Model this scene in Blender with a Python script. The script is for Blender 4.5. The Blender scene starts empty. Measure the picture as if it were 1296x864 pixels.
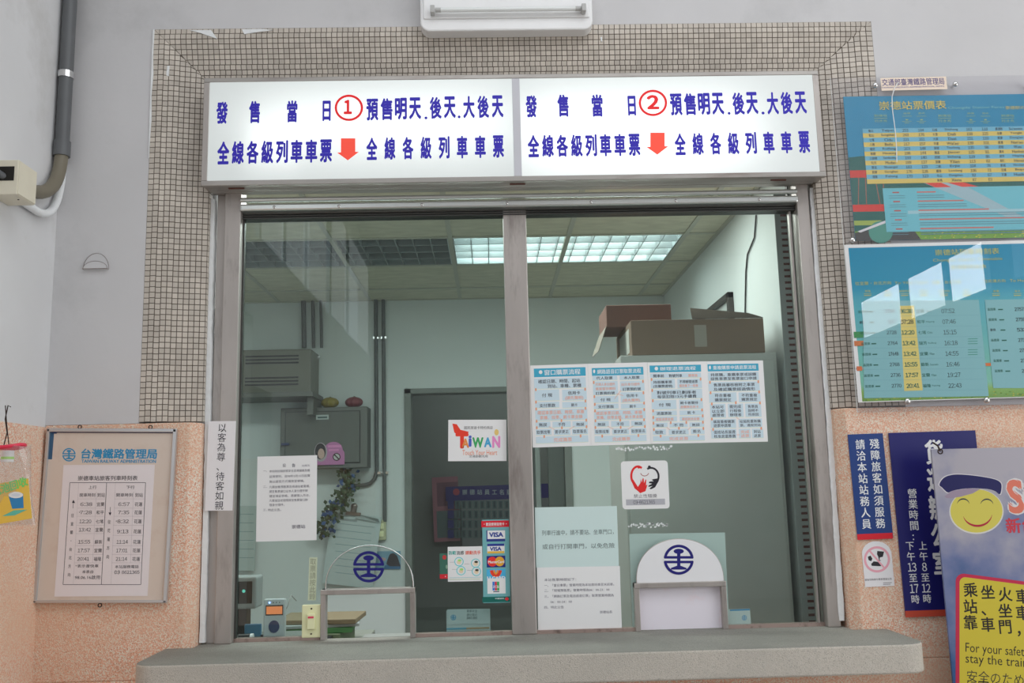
import bpy, bmesh, math, random
from mathutils import Vector, Matrix
random.seed(7)
S = bpy.context.scene
C = S.collection
# ---------------------------------------------------------------- camera
FPX = 1174.19
YAW, PIT, ROL = 2.53563407e-02, 1.56903281e-01, -2.36785211e-02
cy, sy, cp, sp, cr, sr = math.cos(YAW), math.sin(YAW), math.cos(PIT), math.sin(PIT), math.cos(ROL), math.sin(ROL)
FW = Vector((sy * cp, cy * cp, sp)); RT0 = Vector((cy, -sy, 0)); UP0 = RT0.cross(FW)
RT = RT0 * cr + UP0 * sr; UP = UP0 * cr - RT0 * sr
CAM = Vector((0, -3.24, 1.5))
cam = bpy.data.cameras.new('camera'); co = bpy.data.objects.new('camera', cam); C.objects.link(co)
cam.sensor_width = 36; cam.lens = FPX / 1296 * 36; cam.clip_start = .05
co.matrix_world = Matrix(((RT.x, UP.x, -FW.x, CAM.x), (RT.y, UP.y, -FW.y, CAM.y), (RT.z, UP.z, -FW.z, CAM.z), (0, 0, 0, 1)))
S.camera = co
# ---------------------------------------------------------------- light
S.view_settings.view_transform = 'Standard'; S.view_settings.look = 'None'
S.view_settings.exposure = 0.0; S.view_settings.gamma = 1
w = bpy.data.worlds.new('overcast'); S.world = w; w.use_nodes = True
w.node_tree.nodes['Background'].inputs[0].default_value = (.80, .90, 1, 1)
w.node_tree.nodes['Background'].inputs[1].default_value = 1.0
def area(name, loc, rot, sx, sz, power, col=(1, 1, 1)):
    l = bpy.data.lights.new(name, 'AREA'); l.shape = 'RECTANGLE'; l.size = sx; l.size_y = sz; l.energy = power; l.color = col
    o = bpy.data.objects.new(name, l); C.objects.link(o); o.location = loc; o.rotation_euler = rot; return o
HP = math.pi / 2
# light through the hall's openings, some of them added (each lamp fills its opening)
area('added_light_right', (4.56, -2.5, 1.6), (0, HP, 0), 2.7, 3.4, 66, (1, .985, .965))  # unseen opening added as the key light from the right
area('added_light_top', (1.3, -2.3, 4.55), (0, 0, 0), 4.2, 2.2, 50, (1, .985, .965))  # unseen roof opening added for soft frontal light from above
area('added_light_left', (-1.50, -1.75, 1.5), (0, -HP, 0), 2.1, 1.3, 3, (1, .985, .965))  # unseen opening added for weak light from the left
for k, (y0, y1) in enumerate(((-5.7, -5.08), (-6.6, -5.85), (-7.9, -6.85))):
    area('daylight_right_window', (4.58, (y0 + y1) / 2, 3.43), (0, HP, 0), .44, y1 - y0, 14 * (y1 - y0), (.93, .97, 1))
for k, (y0, y1) in enumerate(((-3.3, -2.65), (-4.1, -3.4), (-5.1, -4.2), (-6.3, -5.4), (-8.1, -6.5))):
    area('daylight_left_window', (-1.515, (y0 + y1) / 2, 3.75), (0, -HP, 0), 1.1, y1 - y0, 3.2 * (y1 - y0), (.93, .97, 1))

# ---------------------------------------------------------------- helpers
def at(px, py, Y=0.0):
    v = RT * ((px - 648) / FPX) - UP * ((py - 432) / FPX) + FW
    return CAM + v * ((Y - CAM.y) / v.y)
def atx(px, py, X):
    v = RT * ((px - 648) / FPX) - UP * ((py - 432) / FPX) + FW
    return CAM + v * (X / v.x)
def lin(c): return tuple(((x / 255) / 12.92 if x <= 10 else ((x / 255 + .055) / 1.055) ** 2.4) for x in c)
def alb(r, g, b, e=.70):
    return tuple(min(.9, x / e) for x in lin((r, g, b)))
MATS = {}
def mat(name, col, rough=.6, metal=0., vary=0., vscale=8., bump=0., bscale=60., spec=.5, emit=0., coat=0., stretch=None, dirt=None, dscale=3., alpha=None):
    if name in MATS: return MATS[name]
    m = bpy.data.materials.new(name); m.use_nodes = True; n = m.node_tree.nodes; L = m.node_tree.links
    b = n['Principled BSDF']; b.inputs['Base Color'].default_value = (*col, 1)
    b.inputs['Roughness'].default_value = rough; b.inputs['Metallic'].default_value = metal
    b.inputs['Specular IOR Level'].default_value = spec; b.inputs['Coat Weight'].default_value = coat; b.inputs['Coat Roughness'].default_value = .03
    if emit: b.inputs['Emission Color'].default_value = (*col, 1); b.inputs['Emission Strength'].default_value = emit
    tc = n.new('ShaderNodeTexCoord'); mp = n.new('ShaderNodeMapping'); L.new(tc.outputs['Object'], mp.inputs[0])
    if stretch: mp.inputs['Scale'].default_value = stretch
    last = None
    if vary:
        t = n.new('ShaderNodeTexNoise'); t.inputs['Scale'].default_value = vscale; t.inputs['Detail'].default_value = 6; L.new(mp.outputs[0], t.inputs[0])
        r = n.new('ShaderNodeMapRange'); r.inputs[1].default_value = .3; r.inputs[2].default_value = .7; r.inputs[3].default_value = 1 - vary; r.inputs[4].default_value = 1 + vary * .6
        L.new(t.outputs[0], r.inputs[0])
        x = n.new('ShaderNodeVectorMath'); x.operation = 'SCALE'; x.inputs[0].default_value = col; L.new(r.outputs[0], x.inputs['Scale'])
        last = x.outputs[0]
    if dirt:
        t = n.new('ShaderNodeTexNoise'); t.inputs['Scale'].default_value = dscale; t.inputs['Detail'].default_value = 8; t.inputs['Roughness'].default_value = .65; L.new(mp.outputs[0], t.inputs[0])
        r = n.new('ShaderNodeMapRange'); r.inputs[1].default_value = .52; r.inputs[2].default_value = .75; r.inputs[3].default_value = 0; r.inputs[4].default_value = .75; L.new(t.outputs[0], r.inputs[0])
        x = n.new('ShaderNodeMix'); x.data_type = 'RGBA'; L.new(r.outputs[0], x.inputs[0])
        if last: L.new(last, x.inputs[6])
        else: x.inputs[6].default_value = (*col, 1)
        x.inputs[7].default_value = (*dirt, 1); last = x.outputs[2]
    if last: L.new(last, b.inputs['Base Color'])
    if bump:
        t = n.new('ShaderNodeTexNoise'); t.inputs['Scale'].default_value = bscale; t.inputs['Detail'].default_value = 5; L.new(mp.outputs[0], t.inputs[0])
        u = n.new('ShaderNodeBump'); u.inputs['Strength'].default_value = bump; u.inputs['Distance'].default_value = .004; L.new(t.outputs[0], u.inputs['Height']); L.new(u.outputs[0], b.inputs['Normal'])
    MATS[name] = m; return m
def glassmat(name, tint, f0=.045, grad=.5, haze=0., hazecol=(.7, .75, .75)):
    if name in MATS: return MATS[name]
    m = bpy.data.materials.new(name); m.use_nodes = True; n = m.node_tree.nodes; L = m.node_tree.links
    n.remove(n['Principled BSDF']); out = n['Material Output']
    tr = n.new('ShaderNodeBsdfTransparent'); tr.inputs[0].default_value = (*tint, 1)
    gl = n.new('ShaderNodeBsdfGlossy'); gl.inputs['Roughness'].default_value = 0.0
    lw = n.new('ShaderNodeLayerWeight'); lw.inputs[0].default_value = .5
    p = n.new('ShaderNodeMath'); p.operation = 'POWER'; p.inputs[1].default_value = 5; L.new(lw.outputs['Facing'], p.inputs[0])
    q = n.new('ShaderNodeMath'); q.operation = 'MULTIPLY_ADD'; q.inputs[1].default_value = grad; q.inputs[2].default_value = f0; L.new(p.outputs[0], q.inputs[0])
    mx = n.new('ShaderNodeMixShader'); L.new(q.outputs[0], mx.inputs[0]); L.new(tr.outputs[0], mx.inputs[1]); L.new(gl.outputs[0], mx.inputs[2])
    res = mx
    if haze:
        df = n.new('ShaderNodeBsdfDiffuse'); df.inputs[0].default_value = (*hazecol, 1)
        m2 = n.new('ShaderNodeMixShader'); m2.inputs[0].default_value = haze; L.new(mx.outputs[0], m2.inputs[1]); L.new(df.outputs[0], m2.inputs[2]); res = m2
    L.new(res.outputs[0], out.inputs[0]); MATS[name] = m; return m

class MB:
    def __init__(s): s.v = []; s.f = []; s.m = []; s.sm = []
    def add(s, vs, fs, mi=0, smooth=False):
        o = len(s.v); s.v += [tuple(v) for v in vs]
        for f in fs: s.f.append(tuple(i + o for i in f)); s.m.append(mi); s.sm.append(smooth)
        return s
    def box(s, x0, x1, y0, y1, z0, z1, mi=0, R=None, c=None):
        vs = [Vector((x, y, z)) for x in (x0, x1) for y in (y0, y1) for z in (z0, z1)]
        if R is not None:
            c = Vector(c); vs = [R @ (v - c) + c for v in vs]
        return s.add(vs, [(0, 1, 3, 2), (4, 6, 7, 5), (0, 4, 5, 1), (2, 3, 7, 6), (0, 2, 6, 4), (1, 5, 7, 3)], mi)
    def prism(s, pts, y0, y1, mi=0):            # polygon in xz, extruded along y
        n = len(pts); vs = [(p[0], y0, p[1]) for p in pts] + [(p[0], y1, p[1]) for p in pts]
        return s.add(vs, [tuple(range(n)), tuple(range(2 * n - 1, n - 1, -1))] + [(i, i + n, (i + 1) % n + n, (i + 1) % n) for i in range(n)], mi)
    def prism_z(s, pts, z0, z1, mi=0):
        n = len(pts); vs = [(p[0], p[1], z0) for p in pts] + [(p[0], p[1], z1) for p in pts]
        return s.add(vs, [tuple(range(n - 1, -1, -1)), tuple(range(n, 2 * n))] + [(i, (i + 1) % n, (i + 1) % n + n, i + n) for i in range(n)], mi)
    def tube(s, pts, r, seg=12, mi=0, rad=None, caps=True):
        pts = [Vector(p) for p in pts]; n = len(pts); rings = []; up = None
        for i, p in enumerate(pts):
            d = (pts[min(i + 1, n - 1)] - pts[max(i - 1, 0)]).normalized()
            if up is None: up = Vector((0, 0, 1)) if abs(d.z) < .9 else Vector((1, 0, 0))
            a = d.cross(up).normalized(); b = a.cross(d).normalized(); up = b
            rr = rad[i] if rad else r
            rings.append([p + a * (rr * math.cos(2 * math.pi * k / seg)) + b * (rr * math.sin(2 * math.pi * k / seg)) for k in range(seg)])
        vs = [v for q in rings for v in q]; fs = []
        for i in range(n - 1):
            for k in range(seg): fs.append((i * seg + k, i * seg + (k + 1) % seg, (i + 1) * seg + (k + 1) % seg, (i + 1) * seg + k))
        s.add(vs, fs, mi, True)
        if caps: s.add(rings[0], [tuple(range(seg))], mi); s.add(rings[-1], [tuple(range(seg - 1, -1, -1))], mi)
        return s
    def ball(s, c, rx, ry, rz, nu=12, nv=8, mi=0, lob=0, amp=0):
        vs = []; fs = []
        for j in range(nv + 1):
            t = math.pi * j / nv
            for i in range(nu):
                p = 2 * math.pi * i / nu; k = 1 + (amp * math.cos(lob * p) if lob else 0)
                vs.append((c[0] + rx * k * math.sin(t) * math.cos(p), c[1] + ry * k * math.sin(t) * math.sin(p), c[2] + rz * math.cos(t)))
        for j in range(nv):
            for i in range(nu): fs.append((j * nu + i, (j + 1) * nu + i, (j + 1) * nu + (i + 1) % nu, j * nu + (i + 1) % nu))
        return s.add(vs, fs, mi, True)
def ob(name, mb, mats, parent=None, bev=0., loc=None, **props):
    me = bpy.data.meshes.new(name); me.from_pydata(mb.v, [], mb.f)
    mats = mats if isinstance(mats, (list, tuple)) else [mats]
    for m in mats: me.materials.append(m)
    if mb.f:
        me.polygons.foreach_set('material_index', mb.m); me.polygons.foreach_set('use_smooth', mb.sm)
    me.update(); o = bpy.data.objects.new(name, me); C.objects.link(o)
    if loc is not None: o.location = loc
    if parent: o.parent = parent
    if bev:
        b = o.modifiers.new('bevel', 'BEVEL'); b.width = bev; b.segments = 2; b.limit_method = 'ANGLE'; b.angle_limit = math.radians(40)
    for k, v in props.items(): o[k] = v
    return o
def fixn(o):
    bm = bmesh.new(); bm.from_mesh(o.data); bmesh.ops.recalc_face_normals(bm, faces=bm.faces); bm.to_mesh(o.data); bm.free(); return o
def tag(o, label, cat, group=None):
    o['label'] = label; o['category'] = cat
    if group: o['group'] = group
    return o
def empty(name, loc, label, cat, group=None):
    o = bpy.data.objects.new(name, None); C.objects.link(o); o.location = loc; return tag(o, label, cat, group)
def bx(*a): return MB().box(*a)
STR = dict(kind='structure')
# -------- text
TC = {}
DIGITS = '0123456789:.-()'
def glyphs(s, bold=0.):
    k = (s, bold)
    if k in TC: return TC[k]
    if s and all(ch in DIGITS for ch in s):     # figures come from the wide glyph set, closed up
        V_, F_ = [], []; x_ = 0
        for ch in s:
            a_, b_ = glyphs(chr(ord(ch) + 0xFEE0), bold); wd = .30 if ch in ':.,' else .42 if ch in '()-' else .56; o_ = len(V_)
            V_ += [(q[0] - (.25 if ch in ':.' else .5) + x_ + wd / 2, q[1], q[2]) for q in a_]; F_ += [tuple(i + o_ for i in f) for f in b_]; x_ += wd
        TC[k] = (V_, F_); return TC[k]
    c = bpy.data.curves.new('t', 'FONT'); c.body = s; c.size = 1; c.resolution_u = 3 if bold >= .02 else 2; c.fill_mode = 'FRONT'
    o = bpy.data.objects.new('t', c); C.objects.link(o)
    m = bpy.data.meshes.new_from_object(o.evaluated_get(bpy.context.evaluated_depsgraph_get()))
    vs0 = [(v.co.x, v.co.y, 0.) for v in m.vertices]; fs0 = [tuple(p.vertices) for p in m.polygons]; n0 = len(vs0)
    if bold:      # a heavier weight: the same glyph struck again with small offsets
        vs_, fs_ = [], []
        for k_, (dx, dy) in enumerate(((1, 0), (-1, 0), (0, .8), (0, -.8), (.7, .6), (-.7, -.6), (.7, -.6), (-.7, .6)) if bold >= .02 else ((1, 0), (-1, 0), (0, .8))):
            vs_ += [(x + dx * bold, y + dy * bold, -.000006 * k_) for x, y, z in vs0]; fs_ += [tuple(i + n0 * k_ for i in f) for f in fs0]
        vs0, fs0 = vs_, fs_
    r = (vs0, fs0)
    bpy.data.objects.remove(o); bpy.data.curves.remove(c); bpy.data.meshes.remove(m)
    TC[k] = r; return r
def iscjk(s): return any(ord(c) > 0x2000 for c in s)
PM = {}
def ink(c, e=.70, rough=.5, emit=0.):
    k = (tuple(c), e, emit)
    if k not in PM: PM[k] = mat('ink_%02x%02x%02x_%d_%d' % (*c, int(e * 100), int(emit * 100)), alb(*c, e=e), rough, spec=.3, emit=emit)
    return PM[k]
class Panel:
    """A flat sheet on a wall or glass: a thin board plus print layers, in its own x (right) / z (up) frame."""
    def __init__(s, name, corners, Y, thick, base, label, cat, group=None, parent=None, kind=None, bev=0., e=.70, rough=.5, outline=None):
        s.Yf = Y - thick; q = [at(x, y, s.Yf) for x, y in corners]
        s.c = sum(q, Vector()) / 4; u = ((q[1] - q[0]) + (q[2] - q[3])); s.U = u.normalized(); s.w = u.length / 2
        s.V = Vector((-s.U.z, 0, s.U.x)); s.h = abs(((q[0] - q[3]) + (q[1] - q[2])).dot(s.V)) / 2
        s.e = e; s.th = thick; s.name = name
        ang = math.atan2(s.U.z, s.U.x); mb = MB()
        if outline: mb.prism(outline(s.w, s.h), 0, thick)
        else: mb.box(-s.w / 2, s.w / 2, 0, thick, -s.h / 2, s.h / 2)
        s.o = ob(name, mb, base, parent, bev); s.o.location = s.c; s.o.rotation_euler = (0, -ang, 0)
        if parent: s.o.parent = parent; s.o.location = s.c - parent.location
        if outline: fixn(s.o)
        if label: tag(s.o, label, cat, group)
        s.split = False; s.fine = True; s.nch = 0; s.pr = {}; s.layer = 0; s.crop(0, 0, 1)
    def crop(s, ox, oy, k): s.ox, s.oy, s.k = ox, oy, k; return s
    def l(s, x, y):
        p = at(s.ox + x / s.k, s.oy + y / s.k, s.Yf) - s.c; return (p.dot(s.U), p.dot(s.V))
    def _g(s, part):
        if part not in s.pr: s.pr[part] = (MB(), [])
        return s.pr[part]
    def poly(s, pts, col, part='print', emit=0., z=None):  # local pts
        mb, ms = s._g(part); m = ink(col, s.e, emit=emit)
        if m not in ms: ms.append(m)
        if z is None: s.layer += 1; z = s.layer
        y = -.00025 - .000008 * z
        a = sum(pts[i][0] * pts[(i + 1) % len(pts)][1] - pts[(i + 1) % len(pts)][0] * pts[i][1] for i in range(len(pts)))
        if a < 0: pts = pts[::-1]
        mb.add([(p[0], y, p[1]) for p in pts], [tuple(range(len(pts)))], ms.index(m))
    def rect(s, x0, y0, x1, y1, col, part='print', emit=0.):   # crop coords; stays square to the sheet
        a = s.l((x0 + x1) / 2, y0); b = s.l((x0 + x1) / 2, y1); c = s.l(x0, (y0 + y1) / 2); d = s.l(x1, (y0 + y1) / 2)
        cx = (a[0] + b[0] + c[0] + d[0]) / 4; cz = (a[1] + b[1]) / 2; w2 = (d[0] - c[0]) / 2; h2 = (a[1] - b[1]) / 2
        s.poly([(cx - w2, cz - h2), (cx + w2, cz - h2), (cx + w2, cz + h2), (cx - w2, cz + h2)], col, part, emit)
    def lrect(s, x0, z0, x1, z1, col, part='print'): s.poly([(x0, z0), (x1, z0), (x1, z1), (x0, z1)], col, part)
    def cpoly(s, pts, col, part='print', emit=0.): s.poly([s.l(*p) for p in pts], col, part, emit)
    def line(s, x0, y0, x1, y1, wd, col, part='print'):
        a = Vector(s.l(x0, y0)); b = Vector(s.l(x1, y1)); d = (b - a).normalized() * wd / 2; n = Vector((-d.y, d.x))
        s.poly([tuple(a + n), tuple(a - n), tuple(b - n), tuple(b + n)], col, part)
    def disc(s, x, y, rx, ry, col, part='print', n=28, emit=0.):
        s.cpoly([(x + rx * math.cos(2 * math.pi * i / n), y + ry * math.sin(2 * math.pi * i / n)) for i in range(n)], col, part, emit)
    def arc(s, x, y, rx, ry, wd, col, a0=0, a1=360, part='print', n=32, emit=0., taper=False):
        s.layer += 1; z = s.layer
        for i in range(n):
            t0, t1 = (math.radians(a0 + (a1 - a0) * j / n) for j in (i, i + 1)); q = []
            f0 = math.sin(math.pi * i / n) * .9 + .1 if taper else 1; f1 = math.sin(math.pi * (i + 1) / n) * .9 + .1 if taper else 1
            for t, k, f in ((t0, -1, f0), (t0, 1, f0), (t1, 1, f1), (t1, -1, f1)):
                q.append(s.l(x + (rx + k * f * wd / 2) * math.cos(t), y - (ry + k * f * wd / 2) * math.sin(t)))
            s.poly(q, col, part, emit, z)
    def txt(s, t, x0, y0, x1, y1, col, bold=0., part='lettering', rot=0., emit=0., fit=False):
        vs, fs = glyphs(t, bold)
        if not vs: return
        gx0 = min(v[0] for v in vs); gx1 = max(v[0] for v in vs)
        if iscjk(t) and not fit:
            gz0, gz1 = -.09, .85
            if len(t) == 1: gx0, gx1 = 0, 1
        else: gz0 = min(v[1] for v in vs); gz1 = max(v[1] for v in vs)
        a = s.l((x0 + x1) / 2, y0); b = s.l((x0 + x1) / 2, y1); c = s.l(x0, (y0 + y1) / 2); d = s.l(x1, (y0 + y1) / 2)
        cx = (c[0] + d[0]) / 2; cz = (a[1] + b[1]) / 2; W = d[0] - c[0]; H = a[1] - b[1]
        s._put(vs, fs, gx0, gx1, gz0, gz1, cx, cz, W, H, col, part, rot, emit)
    def ltxt(s, t, cx, cz, W, H, col, bold=0., part='lettering', rot=0.):
        vs, fs = glyphs(t, bold)
        gx0 = min(v[0] for v in vs); gx1 = max(v[0] for v in vs)
        if iscjk(t): gz0, gz1 = -.09, .85
        else: gz0 = min(v[1] for v in vs); gz1 = max(v[1] for v in vs)
        if W is None: W = H * (gx1 - gx0) / max(.3, gz1 - gz0)
        s._put(vs, fs, gx0, gx1, gz0, gz1, cx, cz, W, H, col, part, rot, 0)
    def _put(s, vs, fs, gx0, gx1, gz0, gz1, cx, cz, W, H, col, part, rot, emit):
        if s.split and part == 'lettering': s.nch += 1; part = 'character.%03d' % s.nch
        kx = W / (gx1 - gx0); kz = H / (gz1 - gz0); mx = (gx0 + gx1) / 2; mz = (gz0 + gz1) / 2
        mb, ms = s._g(part); m = ink(col, s.e, emit=emit)
        if m not in ms: ms.append(m)
        cr_, sr_ = math.cos(rot), math.sin(rot); y = -.0003 - .000008 * (s.layer + 2); q = []
        for a, b, dd in vs:
            a = (a - mx) * kx; b = (b - mz) * kz; q.append((cx + a * cr_ - b * sr_, y + dd, cz + a * sr_ + b * cr_))
        mb.add(q, fs, ms.index(m))
    def vtxt(s, t, x0, y0, x1, y1, xw, col, bold=0., part='lettering', gap=.92, rot=0.):
        """vertical column: centre line from (x0,y0) top to (x1,y1) bottom, glyph width xw"""
        n = len(t); h = (y1 - y0) / n
        for i, ch in enumerate(t):
            f = (i + .5) / n; x = x0 + (x1 - x0) * f; y = y0 + (y1 - y0) * f
            if ch == ' ': continue
            if ch in ':：|': s.txt('·', x - xw * .5, y - h * .5, x + xw * .5, y + h * .1, col, bold, part); s.txt('·', x - xw * .5, y - h * .1, x + xw * .5, y + h * .5, col, bold, part); continue
            s.txt(ch, x - xw / 2, y - h * gap / 2, x + xw / 2, y + h * gap / 2, col, bold, part, rot)
    def sm(s, pts, n=6):
        o_ = []; m_ = len(pts)
        for i in range(m_):
            p0, p1, p2, p3 = (Vector(pts[(i + k) % m_]) for k in (-1, 0, 1, 2))
            for j in range(n):
                t = j / n; o_.append(tuple(.5 * (2 * p1 + (p2 - p0) * t + (2 * p0 - 5 * p1 + 4 * p2 - p3) * t * t + (3 * p1 - p0 - 3 * p2 + p3) * t ** 3)))
        return o_
    def done(s, names=None):
        for part, (mb, ms) in s.pr.items():
            o = ob('character' if part.startswith('character') else part, mb, ms, s.o)
            if not s.split and part in ('lettering', 'print', 'diagram_arrow', 'emblem') and s.fine: o['kind'] = 'stuff'
        return s.o
def emblem(P, x, y, rx, ry, col, part='emblem', emit=0.):
    f = lambda pts: P.cpoly([(x + a * rx, y - b * ry) for a, b in pts], col, part, emit)
    P.arc(x, y, rx * .91, ry * .91, rx * .18, col, 7, 173, part, emit=emit); P.arc(x, y, rx * .91, ry * .91, rx * .18, col, 187, 353, part, emit=emit)
    f([(-.97, .07), (.97, .07), (.95, .24), (-.95, .24)]); f([(-.97, -.07), (.97, -.07), (.95, -.24), (-.95, -.24)])
    f([(-.11, -.5), (.11, -.5), (.11, .6), (-.11, .6)])
    f([(.34 * math.cos(t * math.pi / 10), .56 + .17 * math.sin(t * math.pi / 10)) for t in range(20)])
    f([(-.11, -.4), (.11, -.4), (.52, -.55), (.52, -.66), (-.52, -.66), (-.52, -.55)])

# ---------------------------------------------------------------- materials
plaster = mat('white_plaster', alb(181, 180, 181), .85, vary=.05, vscale=2.5, bump=.35, bscale=14, dirt=alb(150, 150, 150), dscale=1.1)
plaster_l = mat('white_plaster_side', alb(190, 190, 191), .85, vary=.04, vscale=3, bump=.4, bscale=18, dirt=alb(160, 158, 155), dscale=2)
green_paint = mat('pale_green_paint', (.72, .77, .76), .7, vary=.03, vscale=2, bump=.1, bscale=20)
steel = mat('dull_stainless', alb(158, 152, 148), .42, metal=.55, vary=.10, vscale=5, stretch=(3, 3, .6), dirt=alb(112, 104, 100), dscale=7)
steel_h = mat('dull_stainless_rail', alb(150, 146, 142), .4, metal=.6, vary=.12, vscale=6, stretch=(.4, 3, 3), dirt=alb(110, 95, 88), dscale=5)
bright_steel = mat('polished_rail', (.80, .83, .81), .28, metal=.85, vary=.08, vscale=4, stretch=(.3, 2, 2))
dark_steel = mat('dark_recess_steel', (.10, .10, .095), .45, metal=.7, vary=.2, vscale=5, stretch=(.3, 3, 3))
chrome = mat('chrome', (.75, .75, .75), .15, metal=1)
grout = mat('dark_grout', alb(92, 84, 75), .9, vary=.15, vscale=20)
putty = mat('white_putty', alb(205, 207, 210), .8, bump=.8, bscale=60)
black = mat('black_plastic', (.02, .02, .022), .4)
wire = mat('rusty_wire', (.05, .03, .025), .7, metal=.4)
paper = mat('white_paper', alb(218, 213, 228), .75, bump=.08, bscale=10)
cream = mat('cream_plastic', alb(222, 210, 168), .35)
beige = mat('beige_box_plastic', alb(196, 190, 172), .5, vary=.05, vscale=10)
whiteplastic = mat('white_enamel', alb(208, 210, 208), .35, vary=.03)
acrylic = glassmat('clear_acrylic', (.97, .97, .98), .03, .4, haze=.045, hazecol=(.6, .58, .6))
acrylic_thin = glassmat('clear_acrylic_screen', (.98, .98, .98), .02, .3)
pane_l = glassmat('window_glass_left', (.85, .91, .90), .045, .5)
pane_r = glassmat('window_glass_right', (.92, .96, .945), .03, .5)
def tilemat():
    m = mat('cream_mosaic', alb(176, 168, 158), .45, bump=.1); n = m.node_tree.nodes; L = m.node_tree.links
    g = n.new('ShaderNodeNewGeometry'); r = n.new('ShaderNodeMapRange'); r.inputs[3].default_value = .86; r.inputs[4].default_value = 1.08; L.new(g.outputs['Random Per Island'], r.inputs[0])
    t = n.new('ShaderNodeTexNoise'); t.inputs['Scale'].default_value = 4; tc = n.new('ShaderNodeTexCoord'); L.new(tc.outputs['Object'], t.inputs[0])
    r2 = n.new('ShaderNodeMapRange'); r2.inputs[1].default_value = .35; r2.inputs[2].default_value = .7; r2.inputs[3].default_value = .9; r2.inputs[4].default_value = 1.06; L.new(t.outputs[0], r2.inputs[0])
    mm = n.new('ShaderNodeMath'); mm.operation = 'MULTIPLY'; L.new(r.outputs[0], mm.inputs[0]); L.new(r2.outputs[0], mm.inputs[1])
    x = n.new('ShaderNodeVectorMath'); x.operation = 'SCALE'; x.inputs[0].default_value = alb(176, 168, 158); L.new(mm.outputs[0], x.inputs['Scale']); L.new(x.outputs[0], n['Principled BSDF'].inputs['Base Color'])
    return m
tile_m = tilemat()
def pebblemat(name, base, light, dark, scale=170, dirtc=None):
    m = mat(name, base, .8); n = m.node_tree.nodes; L = m.node_tree.links; b = n['Principled BSDF']
    tc = n.new('ShaderNodeTexCoord')
    v = n.new('ShaderNodeTexVoronoi'); v.inputs['Scale'].default_value = scale; L.new(tc.outputs['Object'], v.inputs[0])
    r = n.new('ShaderNodeValToRGB'); e = r.color_ramp; e.interpolation = 'CONSTANT'
    e.elements[0].color = (*dark, 1); e.elements[1].position = .10; e.elements[1].color = (*base, 1)
    q = e.elements.new(.62); q.color = (*light, 1); sepx = n.new('ShaderNodeSeparateColor'); L.new(v.outputs['Color'], sepx.inputs[0]); L.new(sepx.outputs[0], r.inputs[0])
    t = n.new('ShaderNodeTexNoise'); t.inputs['Scale'].default_value = 2.2; t.inputs['Detail'].default_value = 7; t.inputs['Roughness'].default_value = .6; L.new(tc.outputs['Object'], t.inputs[0])
    r2 = n.new('ShaderNodeMapRange'); r2.inputs[1].default_value = .4; r2.inputs[2].default_value = .65; r2.inputs[3].default_value = 0; r2.inputs[4].default_value = .7; L.new(t.outputs[0], r2.inputs[0])
    mx = n.new('ShaderNodeMix'); mx.data_type = 'RGBA'; L.new(r2.outputs[0], mx.inputs[0]); L.new(r.outputs[0], mx.inputs[6]); mx.inputs[7].default_value = (*(dirtc or base), 1)
    L.new(mx.outputs[2], b.inputs['Base Color'])
    u = n.new('ShaderNodeBump'); u.inputs['Strength'].default_value = .5; u.inputs['Distance'].default_value = .003; L.new(v.outputs['Distance'], u.inputs['Height']); L.new(u.outputs[0], b.inputs['Normal'])
    return m
pink = pebblemat('pink_pebble_wash', alb(205, 160, 136), alb(222, 198, 184), alb(186, 136, 112), 300, alb(200, 166, 140))
terrazzo = pebblemat('grey_terrazzo', alb(170, 164, 154), alb(178, 172, 163), alb(150, 145, 136), 420, alb(156, 152, 144))

# ---------------------------------------------------------------- structure: ticket wall
XL = -1.2155; XR = 1.466; ZT = 3.208; PITCH = .0198
IL = at(257, 500, .04).x; IR = at(1052, 500, .04).x; ZW = 1.752     # opening edges, wainscot height
WX = -1.535; HX = 4.6; HY = -9.; HZ = 4.6
ob('wall_front', MB().box(WX, XL, 0, .24, ZW, HZ).box(XL, XR, 0, .24, ZT, HZ).box(XR, HX, 0, .24, ZW, HZ)
   .box(XL, IL, .06, .24, ZW, ZT).box(IR, XR, .06, .24, ZW, ZT).box(IL, IR, .06, .24, 2.80, ZT), plaster, **STR)
CH = .03
def wains(x0, x1, side):   # pebble-washed lower wall with a chamfered edge at the opening
    if side > 0: pts = [(x0, 0), (x1 - CH, 0), (x1, .035), (x1, .24), (x0, .24)]
    elif side < 0: pts = [(x0, .24), (x0, .035), (x0 + CH, 0), (x1, 0), (x1, .24)]
    else: pts = [(x0, 0), (x1, 0), (x1, .24), (x0, .24)]
    return pts
ob('wall_front_lower', MB().prism_z(wains(WX, IL, 1), .9, ZW).prism_z(wains(IR, HX, -1), .9, ZW).box(WX, HX, 0, .24, 0, .9), pink, bev=.004, **STR)
ob('wall_left', MB().box(WX - .2, WX, -.95, 0.24, 1.745, HZ).box(WX - .2, WX, -2.55, -.95, 2.65, HZ).box(WX - .2, WX, HY, -2.55, 2.2, 3.2)
   .box(WX - .2, WX, HY, -3.1, 1.745, 2.2).box(WX - .2, WX, HY, -2.55, 4.3, HZ), plaster_l, **STR)
ob('wall_left_lower', MB().box(WX - .2, WX + .004, -.95, 0, 0, 1.745).box(WX - .2, WX, HY, -3.1, 0, 1.745).box(WX - .2, WX, -3.1, -2.55, 0, 1.2), pink, **STR)
for y in (-3.35, -4.15, -5.25, -6.4, -8.5): ob('window_mullion', bx(WX - .16, WX - .02, y - .07, y + .05, 3.2, 4.3), plaster_l, **STR)
ob('wall_right', MB().box(HX, HX + .2, -.8, .24, 0, HZ).box(HX, HX + .2, -4.2, -.8, 2.95, HZ).box(HX, HX + .2, HY, -4.2, 0, 3.2).box(HX, HX + .2, HY, -4.2, 3.66, HZ), plaster_l, **STR)
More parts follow.
